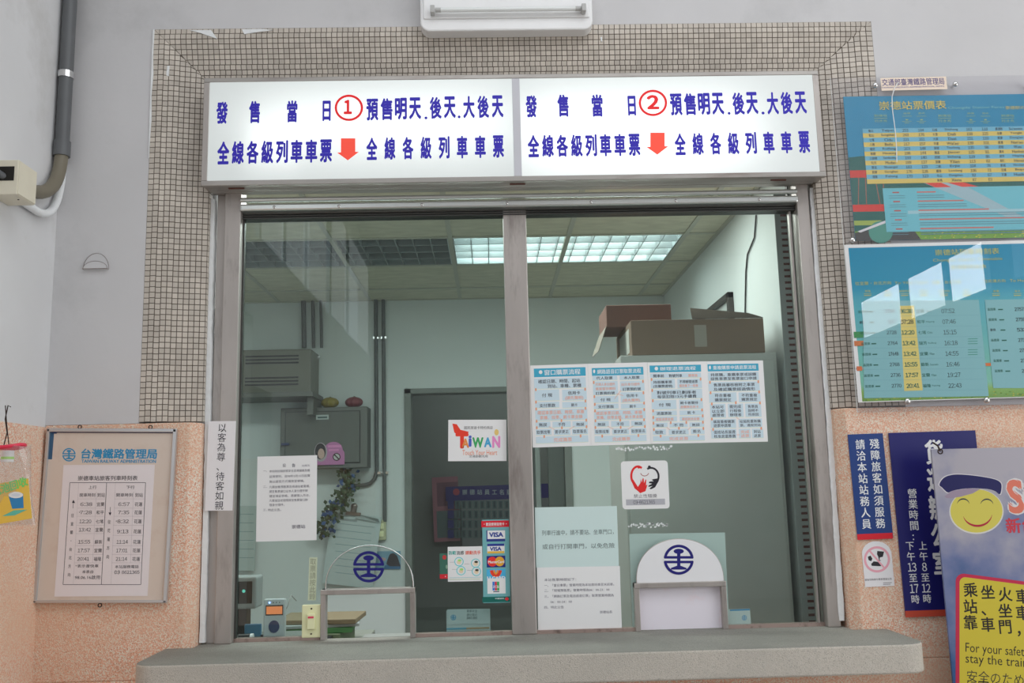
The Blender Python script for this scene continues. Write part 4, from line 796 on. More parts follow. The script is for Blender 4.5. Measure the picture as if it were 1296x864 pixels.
for off, rows in cols:
    xs = [P.l(x + off, 600)[0] for x in (330, 495, 672, 828)]
    for i, r_ in enumerate(rows):
        if not r_: continue
        z_ = zrow - rh * (i + .5)
        for j, t in enumerate(r_):
            wmax = None
            P.ltxt(t, xs[j], z_, min(.05, .0078 * len(t) * (1.2 if iscjk(t) else .95)), rh * .62, dk, .015)
gd = (214, 190, 96)
P.txt('崇德站票價表', 410, 298, 1078, 384, gd, .01); P.crop(1176, 90, 7.858); P.txt('Chongde Station Fares', 184, 350, 745, 382, (120, 190, 190)); P.txt('崇德駅の', 755, 348, 945, 382, gd)
P.crop(1060, 90, 7.858)
gg = (150, 180, 120)
for off in (0, 635, 1262):
    P.txt('到達站', 362 + off, 432, 490 + off, 456, gg); P.rect(360 + off, 468, 492 + off, 472, gg); P.txt('行き先', 366 + off, 484, 492 + off, 510, gg)
    for xx, tt in ((655, '自強'), (800, '莒光')): P.txt(tt, xx + off, 412, xx + 65 + off, 430, gg); P.rect(xx - 15 + off, 448, xx + 80 + off, 451, gg); P.rect(xx + 20 + off, 480, xx + 46 + off, 490, gg); P.rect(xx - 15 + off, 500, xx + 80 + off, 503, gg); P.rect(xx + 10 + off, 514, xx + 58 + off, 518, gg)
P.done()
HD = Panel('header_sticker', [(1114.5, 98.5), (1197.5, 97), (1199, 112.5), (1115.5, 115)], -.0242, .0004, mat('pink_sticker', alb(226, 192, 176), .4), 'pink railway administration sticker at the top of the acrylic sheet', 'sticker')
HD.crop(1060, 90, 7.858); HD.txt('交通部臺灣鐵路管理局', 440, 72, 1062, 140, (58, 52, 110), .01); HD.txt('TAIWAN RAILWAYS ADMINISTRATION, MOTC', 436, 150, 1064, 166, (96, 86, 130), .02); HD.done()
p0 = at(1134, 114, -.0255)
cb = MB().tube([at(*q, -.0262) - p0 for q in ((1137, 104), (1132, 112), (1129, 122), (1129, 135), (1131, 150), (1133, 165), (1134.5, 185), (1135, 205))], .0016, 6)
o = tag(ob('tape_strand', cb, putty), 'curved white strand of tape across the fare poster', 'tape'); o.location = p0

def tt_mat():
    m = mat('timetable_print', alb(60, 160, 190), .4); n = m.node_tree.nodes; L = m.node_tree.links; b = n['Principled BSDF']
    tc = n.new('ShaderNodeTexCoord'); sx = n.new('ShaderNodeSeparateXYZ'); L.new(tc.outputs['Object'], sx.inputs[0])
    mr = n.new('ShaderNodeMapRange'); mr.inputs[1].default_value = -.28; mr.inputs[2].default_value = .28; L.new(sx.outputs[2], mr.inputs[0])
    r = n.new('ShaderNodeValToRGB'); L.new(mr.outputs[0], r.inputs[0]); e = r.color_ramp
    e.elements[0].color = (*alb(100, 140, 64), 1); e.elements[1].color = (*alb(10, 122, 156), 1)
    for p_, c_ in ((.06, (120, 160, 80)), (.10, (110, 170, 150)), (.40, (84, 158, 160)), (.62, (70, 152, 166)), (.72, (26, 130, 160))): q = e.elements.new(p_); q.color = (*alb(*c_), 1)
    L.new(r.outputs[0], b.inputs['Base Color']); return m
TTm = tt_mat()
TP = Panel('timetable_poster', [(1068.5, 310), (1440, 300), (1462, 498), (1086.5, 509)], -.026, .004, mat('white_laminate', alb(208, 208, 210), .35), 'lower glossy teal train timetable poster with a white border', 'poster', e=1.0)
P = TP; P.crop(1050, 300, 3.927); hw_, hh_ = P.w / 2, P.h / 2
tt = ob('picture_area', bx(-hw_ + .014, hw_ - .014, -.0005, 0, -hh_ + .003, hh_ - .012), TTm, P.o)
ob('laminate', bx(-hw_, hw_, -.0022, -.0016, -hh_, hh_), glassmat('gloss_laminate', (.98, .98, .98), .032, .5), P.o)
P.layer = 16; random.seed(5)
for i in range(150):
    x = random.uniform(-hw_ + .014, hw_ - .02); z_ = -hh_ + random.uniform(.004, .022); P.lrect(x, z_, x + .006, z_ + .003, random.choice([(206, 196, 70), (150, 170, 60), (88, 140, 60)]))
P.rect(120, 470, 170, 500, (70, 150, 90)); P.rect(122, 515, 200, 540, (214, 130, 80)); P.rect(130, 640, 800, 648, (170, 160, 160)); P.rect(134, 642, 160, 664, (214, 120, 80)); P.rect(770, 625, 815, 640, (214, 120, 70)); P.cpoly([(440, 530), (480, 530), (660, 640), (620, 640)], (150, 160, 166))
P.cpoly([(165, 318), (740, 312), (790, 790), (170, 800)], (136, 188, 194)); P.cpoly([(770, 312), (1100, 306), (1100, 750), (812, 750)], (136, 188, 194))
P.cpoly([(348, 342), (418, 340), (462, 762), (370, 765)], (222, 206, 122))
gd2 = (190, 196, 120); P.txt('崇德站列車時刻表', 522, 58, 842, 88, gd2, .01); P.txt('Chongde Station Timetable', 512, 104, 858, 122, gd2); P.txt('崇德駅時刻表', 600, 138, 778, 158, gd2)
P.txt('往宜蘭・台北方向', 126, 220, 304, 238, gd2); P.txt('To Yilan.Taipei', 322, 220, 488, 236, gd2); P.txt('宜蘭・台北方面', 508, 216, 650, 232, gd2); P.txt('往花蓮方向', 764, 210, 872, 226, gd2); P.txt('To Hualien', 894, 208, 1010, 222, gd2)
for x, t in ((188, '車種'), (288, '車次'), (372, '開車時刻'), (466, '終點站'), (568, '到達時刻'), (680, '備註'), (826, '車種'), (932, '車次')): P.txt(t, x - 7 * len(t), 263, x + 7 * len(t), 274, gd2); P.rect(x - 20, 280, x + 20, 282, gd2); P.rect(x - 18, 288, x + 18, 292, gd2)
gn = (48, 110, 96); dkn = (46, 60, 66)
tr = [('2734', '06:38', '宜蘭', 'Yilan', '07:52'), ('557', '07:28', '和平', 'Heping', '07:46'), ('2728', '12:20', '七堵', 'Cidu', '15:15'), ('2764', '13:42', '瑞芳', 'Ruifang', '16:18'), ('2764B', '13:42', '宜蘭', 'Yilan', '14:55'), ('2768', '15:55', '蘇新', 'Suaoxin', '16:46'), ('2736', '17:57', '宜蘭', 'Yilan', '19:27'), ('2770', '20:41', '福隆', 'Fulong', '22:43')]
for i, (a, b, c_, d, e_) in enumerate(tr):
    y = 368 + i * 52.9; s_ = i * 4.9; pl = i == 1
    P.txt('普快' if pl else '區間車', 142 + s_, y - 4, (166 if pl else 186) + s_, y + 10, dkn if pl else gn, .01); P.rect(192 + s_, y, 216 + s_, y + 6, gn)
    P.txt(a, (284 if pl else 272) + s_, y - 9, 322 + s_, y + 9, dkn, .01)
    P.txt(b, 346 + s_, y - 11, 411 + s_, y + 11, dkn if pl else gn, .03); P.txt(c_, 428 + s_, y - 9, 468 + s_, y + 9, gn, .01); P.txt(d, 474 + s_, y - 5, (500 if len(d) < 6 else 514) + s_, y + 5, gn)
    P.txt(e_, 554 + s_, y - 12, 620 + s_, y + 10, dkn)
    P.line(140 + s_, y + 26, 740 + s_, y + 20, .0005, (110, 160, 176))
for j, y in ((3, 518), (4, 572)):
    for q_ in range(3): P.rect(686, y - 14 + q_ * 12, 734, y - 11 + q_ * 12, (70, 150, 130))
for i, a in enumerate(('2757', '2759', '533', '2731', '2735', '2761', '2765')):
    y = 358 + i * 51; s_ = i * 6; P.txt('普快' if i == 2 else '區間車', 784 + s_, y - 6, (812 if i == 2 else 824) + s_, y + 8, dkn if i == 2 else gn, .01); P.rect(836 + s_, y - 1, 860 + s_, y + 5, gn); P.txt(a, 917 + s_, y - 9, 964 + s_, y + 9, dkn, .02)
P.done()
for x, y in ((1149, 507.5), (1249.5, 506)):
    p = at(x, y, -.034); p0 = p - P.o.location; q = P.o.rotation_euler.to_matrix().inverted() @ p0
    ob('dome_screw', MB().ball((q.x, 0, q.z), .0115, .010, .0115, 14, 10), chrome, P.o)

BP = Panel('blue_plate', [(1073.8, 549.6), (1117.7, 548), (1130, 680), (1084.9, 682)], -.002, .004, mat('blue_enamel', alb(30, 56, 112), .3), 'small blue plate with two white text columns and a red foot', 'sign')
BP.split = True; P = BP.crop(1050, 510, 2.439); P.rect(85, 402, 195, 420, (190, 34, 46)); wt = (206, 214, 226)
P.vtxt('殘障旅客如須服務', 137, 108, 158, 388, 30, wt, .015, gap=.88); P.vtxt('請洽本站站務人員', 93, 110, 115, 390, 30, wt, .015, gap=.88); P.done()
NP = Panel('navy_plate', [(1123.8, 547.7), (1233.7, 544.4), (1260, 775), (1147.6, 779)], -.002, .006, mat('navy_enamel', alb(27, 27, 92), .3), 'large navy freight office plate with opening hours half behind the smiling board', 'sign')
NP.split = True; P = NP.crop(1050, 510, 2.439); P.rect(233, 636, 515, 656, (176, 70, 52))
P.vtxt('貨運辦公室', 320, 108, 350, 535, 58, (214, 220, 232), .035, gap=.86)
P.vtxt('營業時間', 254, 262, 262, 394, 30, wt, .01, gap=.9); P.txt('：', 252, 400, 276, 424, wt, .02)
def mixed(seq, x0, y0, x1, y1, w_):
    n = len(seq); h = (y1 - y0) / n
    for i, t in enumerate(seq):
        f = (i + .5) / n; x = x0 + (x1 - x0) * f; y = y0 + (y1 - y0) * f; cj = iscjk(t); ww = w_ if cj or len(t) > 1 else w_ * .55
        P.txt(t, x - ww / 2, y - h * .43, x + ww / 2, y + h * .40, wt, .015)
mixed(['下', '午', '13', '至', '17', '時'], 246, 424, 266, 622, 27); mixed(['上', '午', '8', '至', '12', '時'], 286, 424, 302, 620, 27); P.done()
DS = Panel('drink_sticker', [(1091, 685), (1127, 684), (1132, 741), (1093.5, 743)], -.001, .0008, mat('sticker_white4', alb(212, 206, 208), .4), 'arched white sticker banning drink driving with a pink circle', 'sticker',
           outline=lambda w_, h_: [(-w_ / 2, -h_ / 2), (w_ / 2, -h_ / 2), (w_ / 2, h_ * .22)] + [(w_ / 2 * math.cos(t * math.pi / 12), h_ * .22 + h_ * .28 * math.sin(t * math.pi / 12)) for t in range(1, 12)] + [(-w_ / 2, h_ * .22)])
P = DS.crop(1050, 510, 2.439)
P.cpoly([(147, 456), (168, 458), (164, 474), (155, 476), (154, 484), (160, 486), (148, 487), (152, 483), (150, 474), (146, 466)], (44, 42, 46), 'emblem'); P.cpoly([(118, 474), (126, 470), (132, 480), (128, 488), (120, 484)], (44, 42, 46), 'emblem'); P.cpoly([(128, 496), (136, 488), (152, 490), (160, 497), (158, 503), (130, 502)], (44, 42, 46), 'emblem')
P.arc(146, 482, 37, 37, 7, (222, 150, 162), part='emblem'); P.line(122, 454, 170, 510, .006, (222, 150, 162), 'emblem')
P.txt('酒後勿騎車勿駕車警語公告', 108, 540, 192, 547, (90, 86, 90)); P.rect(165, 553, 192, 555, (130, 126, 130)); P.rect(165, 558, 188, 560, (130, 126, 130)); P.done()

def skym():
    m = mat('printed_sky', alb(120, 135, 175), .35); n = m.node_tree.nodes; L = m.node_tree.links; b = n['Principled BSDF']
    tc = n.new('ShaderNodeTexCoord'); t = n.new('ShaderNodeTexNoise'); t.inputs['Scale'].default_value = 4.5; t.inputs['Detail'].default_value = 5; L.new(tc.outputs['Object'], t.inputs[0])
    sx = n.new('ShaderNodeSeparateXYZ'); L.new(tc.outputs['Object'], sx.inputs[0])
    mr = n.new('ShaderNodeMapRange'); mr.inputs[1].default_value = -.25; mr.inputs[2].default_value = .5; mr.inputs[3].default_value = -.18; mr.inputs[4].default_value = .25; L.new(sx.outputs[2], mr.inputs[0])
    ad = n.new('ShaderNodeMath'); ad.operation = 'ADD'; L.new(t.outputs[0], ad.inputs[0]); L.new(mr.outputs[0], ad.inputs[1])
    r = n.new('ShaderNodeValToRGB'); L.new(ad.outputs[0], r.inputs[0]); e = r.color_ramp; e.elements[0].position = .32; e.elements[0].color = (*alb(38, 72, 116), 1); e.elements[1].position = .72; e.elements[1].color = (*alb(146, 142, 150), 1)
    q = e.elements.new(.5); q.color = (*alb(94, 102, 136), 1); L.new(r.outputs[0], b.inputs['Base Color']); return m
SM = Panel('safety_board', [(1184.8, 569), (1420, 562), (1448, 1000), (1213.5, 1006)], -.12, .008, skym(), 'sky-blue safety board with a smiling capped face at the right edge', 'sign', e=1.0)
SM.split = True; P = SM.crop(1170, 560, 5.397)
P.disc(355, 470, 186, 154, (214, 212, 206), 'emblem', 40); P.disc(355, 466, 178, 148, (212, 200, 90), 'emblem', 40)
hat = [(102, 284), (135, 238), (200, 218), (290, 220), (390, 232), (480, 250), (520, 274), (526, 310), (514, 352), (480, 330), (420, 316), (300, 312), (200, 326), (160, 340), (122, 308)]
hat = P.sm(hat)
cxh = sum(a for a, b in hat) / len(hat); cyh = sum(b for a, b in hat) / len(hat)
P.cpoly([(cxh + (a - cxh) * 1.03, cyh + (b - cyh) * 1.08) for a, b in hat], (214, 210, 214), 'emblem'); P.cpoly([(136, 366), (190, 328), (300, 312), (382, 316), (330, 346), (250, 368), (180, 380), (150, 378)], (158, 142, 160), 'emblem'); P.cpoly(hat, (30, 30, 88), 'emblem')
P.arc(265, 424, 42, 40, 9, (34, 44, 66), 10, 170, 'emblem', 16, taper=True); P.arc(426, 428, 44, 42, 9, (34, 44, 66), 10, 170, 'emblem', 16, taper=True); P.arc(362, 480, 100, 88, 15, (176, 30, 60), 195, 352, 'emblem', 24, taper=True)
P.txt('Smile', 558, 236, 1090, 490, (216, 214, 214), .09, fit=True); P.layer += 1; P.txt('Smile', 564, 244, 1084, 482, (222, 122, 100), .045, fit=True)
P.txt('新台鐵', 555, 512, 870, 614, (200, 60, 76), .03)
P.crop(1170, 700, 5.27); rt = -.10
def rr_(x0, y0, x1, y1, rad, dy):
    o_ = []
    for cx, cy2, a0 in ((x1 - rad, y0 + rad, 0), (x0 + rad, y0 + rad, 90), (x0 + rad, y1 - rad, 180), (x1 - rad, y1 - rad, 270)):
        for q_ in range(7): a = math.radians(a0 + 15 * q_); xx = cx + rad * math.cos(a); yy = cy2 - rad * math.sin(a); o_.append((xx, yy + (xx - x0) * dy))
    return o_
P.cpoly(rr_(208, 128, 1230, 1350, 60, .13), (196, 44, 76)); P.cpoly(rr_(234, 154, 1204, 1320, 42, .13), (208, 190, 60))
bk = (40, 36, 34)
for row, (t, y) in enumerate((('乘坐火車，請', 196), ('站、坐車廂內', 306), ('靠車門，以策', 412))):
    for i, ch in enumerate(t): P.txt(ch, 258 + 116 * i, y + 14 * i, 354 + 116 * i, y + 96 + 14 * i, bk, .02)
P.txt('For your safety, please', 274, 618, 900, 700, bk, .0, rot=rt); P.txt('stay the train doors', 274, 690, 900, 772, bk, .0, rot=rt)
P.txt('安全のため、列車', 284, 800, 900, 880, (60, 58, 50), rot=rt); P.txt('に寄りかからない', 284, 860, 900, 940, (60, 58, 50), rot=rt); P.done()
q = P.o.location; w0 = at(1190, 571, -.128) - q; w1 = at(1181, 560, -.10) - q
ob('tie_wire', MB().tube([w1, (w0 + w1) / 2 + Vector((0, -.01, .004)), w0], .003, 8).tube([w0 + Vector((.008 * math.cos(t), 0, .008 * math.sin(t))) for t in [k * .7 for k in range(10)]], .0022, 6), wire, P.o)
ob('stand_leg', bx(-P.w / 2 + .02, -P.w / 2 + .05, .009, .03, -q.z + 0.0, P.h / 2 - .1), steel, P.o); ob('stand_leg', bx(P.w / 2 - .05, P.w / 2 - .02, .009, .03, -q.z + 0.0, P.h / 2 - .1), steel, P.o)
# ================================================================ the office behind the glass
OY, OX, OZ, OL = 3.0, 1.212, 2.79, -2.3
dx0, dx1, dz = -.574, .54, 2.178      # doorway in the back wall
ob('wall_office_back', MB().box(OL, dx0, OY, OY + .12, 0, 3.0).box(dx1, OX + .1, OY, OY + .12, 0, 3.0).box(dx0, dx1, OY, OY + .12, dz, 3.0), green_paint, **STR)
ob('wall_office_right', bx(OX, OX + .1, .14, OY + .12, 0, 3.0), green_paint, **STR)
ob('wall_office_left', bx(OL - .1, OL, .24, OY + .12, 0, 3.0), green_paint, **STR)
ob('floor_office', bx(OL - .1, 3.0, .24, 5.6, -.1, 0), mat('office_floor', (.25, .25, .23), .5), **STR)
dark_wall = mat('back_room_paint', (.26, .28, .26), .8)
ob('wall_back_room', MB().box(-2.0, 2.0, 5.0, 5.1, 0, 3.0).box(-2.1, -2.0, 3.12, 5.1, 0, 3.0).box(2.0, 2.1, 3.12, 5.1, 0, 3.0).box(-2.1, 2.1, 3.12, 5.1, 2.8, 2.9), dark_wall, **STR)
frm_m = mat('door_frame_grey', (.22, .24, .22), .5, vary=.1)
dr = ob('door_1', MB().box(dx0, dx0 + .045, OY - .02, OY + .13, 0, dz).box(dx1 - .05, dx1, OY - .02, OY + .13, 0, dz).box(dx0, dx1, OY - .02, OY + .13, dz - .035, dz), frm_m, bev=.004, **STR)
ob('door_leaf', bx(dx1 - .24, dx1 - .205, OY + .12, OY + .85, .01, dz - .04), mat('door_leaf_grey', (.33, .38, .36), .5), dr, bev=.004)
ob('door_leaf', bx(dx1 - .16, dx1 - .05, OY + .02, OY + .06, .01, dz - .04), mat('door_leaf_dark', (.10, .12, .11), .5), dr, bev=.004)
# suspended ceiling: grid and separate tiles
bars = MB(); gx = [-2.3, -2.03, -1.42, -.805, -.19, .425, 1.04, OX]; gy = [.24, .80, 1.42, 2.02, 2.64, OY]
for x in gx[1:-1]: bars.box(x - .012, x + .012, .24, OY, OZ - .004, OZ + .02)
for y in gy[1:-1]: bars.box(OL, OX, y - .012, y + .012, OZ - .0045, OZ + .02)
bars.box(OX - .02, OX, .24, OY, OZ - .005, OZ + .02).box(OL, OX, OY - .02, OY, OZ - .005, OZ + .02)
cl = ob('ceiling_office', bx(OL - .1, OX + .1, .24, OY + .12, 3.0, 3.1), green_paint, **STR)
ob('ceiling_grid', bars, mat('grid_metal', (.5, .5, .42), .5), cl)
ct = mat('ceiling_tile', (.66, .64, .50), .85, vary=.13, vscale=9, stretch=(1, 2.5, 1), bump=.2, bscale=60)
tmesh = None
for i in range(len(gx) - 1):
    for j in range(len(gy) - 1):
        if j == 2 and gx[i] > -1.5 and gx[i + 1] < 1.05: continue
        a, b, c_, d = gx[i] + .012, gx[i + 1] - .012, gy[j] + .012, gy[j + 1] - .012
        ob('ceiling_tile', bx(a, b, c_, d, OZ + .001, OZ + .014), ct, cl)
refl = mat('light_reflector', (.68, .74, .75), .28, metal=.75)
louv = mat('louvre_metal', (.34, .38, .385), .35, metal=.3)
def lamp(x0, x1, y0, y1, lit, label):
    r = empty('ceiling_light', ((x0 + x1) / 2, (y0 + y1) / 2, OZ), label, 'ceiling light', ); W = (x1 - x0) / 2 - .014; D = (y1 - y0) / 2 - .014
    ob('pan', MB().box(-W, W, -D, D, .095, .10).box(-W, W, -D, -D + .004, 0, .1).box(-W, W, D - .004, D, 0, .1).box(-W, -W + .004, -D, D, 0, .1).box(W - .004, W, -D, D, 0, .1), refl, r)
    for k in range(3):
        yc = -D + D * 2 * (k + .5) / 3
        ob('tube', MB().tube([(-W + .04, yc, .062), (W - .04, yc, .062)], .013, 10), mat('lit_tube', (.93, 1, .97), .3, emit=1.6) if lit else tube_m, r)
    for k in range(1, 4): yc = -D + D * 2 * k / 4; ob('reflector_strip', MB().box(-W, W, yc - .004, yc + .004, .0, .058), louv, r)
    for k in range(1, 13): xx = -W + 2 * W * k / 13; ob('louvre_blade', bx(xx - .002, xx + .002, -D, D, .0, .035), louv, r)
    return r
lamp(-.19, 1.04, 1.42, 2.02, True, 'lit louvred ceiling light in the office, right of the two')
lamp(-1.42, -.19, 1.42, 2.02, False, 'unlit louvred ceiling light in the office, left of the two')
area('office_light_panel', (.425, 1.72, OZ + .088), (0, 0, 0), 1.14, .52, 11, (.92, 1, .97))
area('office_front_fill', (.3, .86, OZ - .01), (0, 0, 0), 1.14, .4, 19, (.95, 1, .97))  # two unseen ceiling fills added to brighten the office walls
area('office_front_fill', (-.9, .86, OZ - .01), (0, 0, 0), 1.14, .4, 19, (.95, 1, .97))

area('back_room_fill', (.2, 4.2, 2.78), (0, 0, 0), 1.2, .6, 7, (.95, 1, .97))  # unseen fill added to lift the room behind the doorway
# conduits on the back wall
pvc2 = mat('office_conduit', (.13, .14, .14), .5)
def wx(px, py, Y=OY - .02): return at(px, py, Y)
def pipe(pts, r, label, grp=None, m=pvc2):
    p = [wx(*q) for q in pts]; o = tag(ob('conduit_pipe', MB().tube([v - p[0] for v in p], r, 10), m), label, 'pipe', grp); o.location = p[0]; return o
a = pipe([(475.5, 378.5), (477, 596), (474, 606), (468, 612), (458, 614), (440, 615)], .013, 'grey conduit on the office wall curving left under the metal cabinet')
b_ = pipe([(485, 378.5), (487, 660)], .013, 'straight grey conduit on the office wall running down to the switch plate')
for px, rr__ in ((384, .016), (396, .012), (406, .010)): pipe([(px, 378.5), (px + 1, 440)], rr__, {384: 'thickest and leftmost of three conduits above the air conditioner', 396: 'middle of three conduits above the air conditioner', 406: 'thinnest and rightmost of three conduits above the air conditioner'}[px])
for (px, py) in ((480.5, 427), (483, 598), (396, 452)):
    p = wx(px, py, OY - .03); o = tag(ob('pipe_clip', MB().box(-.045, .045, 0, .006, -.008, .008).ball((0, -.004, 0), .008, .008, .008, 8, 6), chrome), {427: 'pipe clip high on the paired office conduits', 598: 'pipe clip low where the left office conduit bends', 452: 'pipe clip across the three left office conduits'}[py], 'clip'); o.location = p
p = wx(482.5, 683, OY); sp = tag(ob('switch_plate', bx(-.034, .034, -.03, 0, 0, .13), mat('yellowed_plate', (.55, .55, .36), .4), bev=.004), 'yellowed double switch plate at the foot of the office conduit', 'switch'); sp.location = p
ob('socket', bx(-.02, .02, -.034, -.03, .072, .108), cream, sp, bev=.002); ob('socket', bx(-.02, .02, -.034, -.03, .022, .058), cream, sp, bev=.002)
# metal wall cabinet
q0 = wx(354, 594, 2.82); q1 = wx(465, 514, 2.82); gm = mat('cabinet_grey', (.16, .165, .15), .5, metal=.2, vary=.08)
wc = tag(ob('wall_cabinet', bx(q0.x, q1.x, 2.82, OY, q0.z, q1.z), gm, bev=.006), 'grey metal wall cabinet on the office back wall with two knobbly ornaments on top', 'cabinet')
ob('door', bx(q0.x + .035, q1.x - .05, 2.808, 2.82, q0.z + .035, q1.z - .03), mat('cabinet_door_grey', (.13, .135, .12), .5, vary=.06), wc, bev=.003)
ob('door_gap', MB().box(q0.x + .03, q1.x - .045, 2.8185, 2.8199, q0.z + .03, q1.z - .025), black, wc)
p = wx(360, 562, 2.80); ob('latch', MB().box(p.x - .02, p.x + .03, 2.79, 2.808, p.z - .008, p.z + .008), mat('blue_latch', (.04, .05, .14), .4), wc, bev=.003)
lp = Panel('label_plate', [(400, 525), (416, 524.5), (416, 530.5), (400, 531)], 2.808, .002, mat('label_white', (.45, .5, .48), .5), None, None, parent=wc); lp.rect(402, 527, 414, 529, (60, 80, 80)); lp.done()
NS = Panel('smoking_sticker', [(398, 560), (436, 558), (436, 588), (398, 588)], 2.8075, .002, mat('pink_magnet', (.55, .20, .42), .5), 'pink no-smoking sticker with a portrait on the metal wall cabinet', 'sticker', e=.9,
           outline=lambda w_, h_: [(-w_ / 2, -h_ / 2), (w_ / 2, -h_ / 2), (w_ / 2, h_ * .02)] + [(w_ * (.13 + .31 * math.cos(t)), h_ * (.14 + .36 * math.sin(t))) for t in [k * .3 for k in range(11)]] + [(-w_ / 2, 0)])
NS.disc(406, 572, 8.2, 12, (170, 160, 164)); NS.disc(405.5, 571, 6.8, 10.2, (46, 40, 42)); NS.disc(406.5, 574, 4.2, 6.6, (196, 164, 152)); NS.arc(426, 578, 4.4, 4.4, 1.2, (60, 20, 30)); NS.disc(426, 578, 3.8, 3.8, (190, 190, 186)); NS.line(423, 575, 429, 581, .008, (60, 20, 30)); NS.rect(415, 563, 432, 566, (220, 140, 190)); NS.rect(416, 568, 429, 570.5, (220, 140, 190)); NS.done()
for px, c_, lab in ((417.5, (.28, .22, .03), 'yellow knobbly pumpkin ornament on top of the metal wall cabinet'), (448, (.22, .05, .06), 'red knobbly pumpkin ornament on top of the metal wall cabinet')):
    p = wx(px, 514, 2.88); p.z = q1.z; n_ = 'yellow' if px < 430 else 'red'
    t = tag(ob('pumpkin_ornament', MB().ball((0, 0, .034), .054, .05, .036, 32, 12, lob=8, amp=.10), mat('pumpkin_' + n_, c_, .5)), lab, 'ornament'); t.location = p
    ob('stem', MB().tube([(0, 0, .062), (.004, 0, .074)], .006, 8), mat('stem_green', (.1, .12, .05), .6), t)
# air conditioner
q0 = wx(300, 499, 2.72); q1 = wx(394, 441, 2.72)
acb = tag(ob('air_conditioner', bx(q0.x, q1.x, 2.72, OY, q0.z, q1.z), mat('ac_beige', (.20, .20, .165), .5), bev=.01), 'beige wall air conditioner at upper left of the office with slotted grilles', 'air conditioner')
for row in range(2):
    for z_ in range(3): ob('grille_slot', bx(q0.x + .05, q1.x - .08, 2.716, 2.7205, q1.z - .05 - row * .14 - z_ * .022, q1.z - .04 - row * .14 - z_ * .022), black, acb)
ob('mounting_shelf', MB().box(q0.x - .05, q1.x + .03, 2.62, OY, q0.z - .03, q0.z).box(q1.x - .02, q1.x + .02, 2.7, OY, q0.z - .14, q0.z - .03), gm, acb)
# steel rack with slots by the right-hand pane and another at the far left
def angle_post(x0, x1, y, z0, z1, label, slots=True):
    o = empty('slotted_post', (x0, y, z0), label, 'post'); w_ = x1 - x0
    am = mat('rack_steel', (.27, .29, .285), .5, metal=.2)
    ob('angle', MB().box(0, w_, 0, .003, 0, z1 - z0).box(w_ - .003, w_, 0, .04, 0, z1 - z0), am, o)
    sl_ = MB(); n = int((z1 - z0) / .0242); 
    for i in range(n):
        z_ = .012 + i * (z1 - z0) / n
        if i < 300: ob('slot', MB().box(w_ * .42, w_ * .86, -.0008, .0, z_ - .0045, z_ + .0045), SLOT_M, o)
    return o
SLOT_M = mat('rust_red_slot', (.085, .018, .016), .6)
px0 = X([(983, 300), (1013, 690)], .24); px1 = X([(1001, 300), (1030, 690)], .24)
angle_post(px0, px1, .26, 0.93, 2.62, 'tall slotted steel angle post just behind the right pane')
# tall cabinet and cartons against the right wall
k0 = at(785, 449, .5); k1x = min(OX - .01, at(981, 560, .5).x + .03); ktop = 2.025
cabm = mat('locker_grey', (.49, .50, .475), .5, vary=.04)
kb = tag(ob('office_cabinet', bx(k0.x, k1x, .5, .98, 0, ktop), cabm, bev=.004), 'tall grey-green steel cabinet against the right office wall carrying cartons', 'cabinet')
ob('side_panel', bx(k0.x + .012, k1x - .012, .494, .5, .06, ktop - .03), cabm, kb, bev=.003)
kraft = mat('kraft_carton', (.23, .165, .12), .8, vary=.06, vscale=5); kraft2 = mat('brown_carton', (.22, .12, .095), .8, vary=.06, vscale=5)
b0 = at(800, 447, .5); b1 = at(966, 403, .5); H_ = .145
fb = tag(ob('cardboard_box', bx(b0.x, b1.x, .5, .95, ktop, ktop + H_), kraft, bev=.003), 'long flat kraft carton on the office cabinet with one flap raised', 'box')
ob('tape', bx(b0.x + .26, b0.x + .31, .4985, .5, ktop + .03, ktop + .12), mat('parcel_tape', (.36, .33, .28), .3), fb)
ob('side_label', bx(b0.x - .0012, b0.x, .56, .84, ktop + .02, ktop + .12), mat('carton_label', (.55, .56, .52), .6), fb)
a0 = at(876, 402, .5); fl = MB().add([(a0.x, .5, ktop + H_), (b1.x, .5, ktop + H_), (b1.x - .02, .64, ktop + H_ + .045), (a0.x + .03, .66, ktop + H_ + .075), (a0.x, .505, ktop + H_ + .004), (b1.x, .505, ktop + H_ + .004), (b1.x - .02, .645, ktop + H_ + .049), (a0.x + .03, .665, ktop + H_ + .079)], [(0, 1, 2, 3), (7, 6, 5, 4), (0, 3, 7, 4), (3, 2, 6, 7), (2, 1, 5, 6), (1, 0, 4, 5)])
ob('flap', fl, mat('flap_dark', (.07, .06, .05), 1., spec=0.), fb)
c0 = at(768, 414, .66); c1 = at(849, 386, .66)
rb = tag(ob('cardboard_box', bx(c0.x, c1.x, .66, .93, ktop + H_ + .001, at(800, 385.5, .66).z), kraft2, bev=.003), 'small brown carton on top at the back left with a hanging side flap', 'box')
zt_ = at(800, 385.5, .66).z; zb_ = ktop + H_
ob('hanging_flap', MB().add([(c0.x, .66, zb_ + .005), (c0.x, .93, zb_ + .005), (c0.x - .035, .93, zb_ - .09), (c0.x - .035, .68, zb_ - .10), (c0.x - .003, .66, zb_ + .005), (c0.x - .003, .93, zb_ + .005), (c0.x - .038, .93, zb_ - .09), (c0.x - .038, .68, zb_ - .10)], [(0, 1, 2, 3), (7, 6, 5, 4), (0, 3, 7, 4), (3, 2, 6, 7)]), mat('carton_pale', (.28, .25, .21), .8), rb)
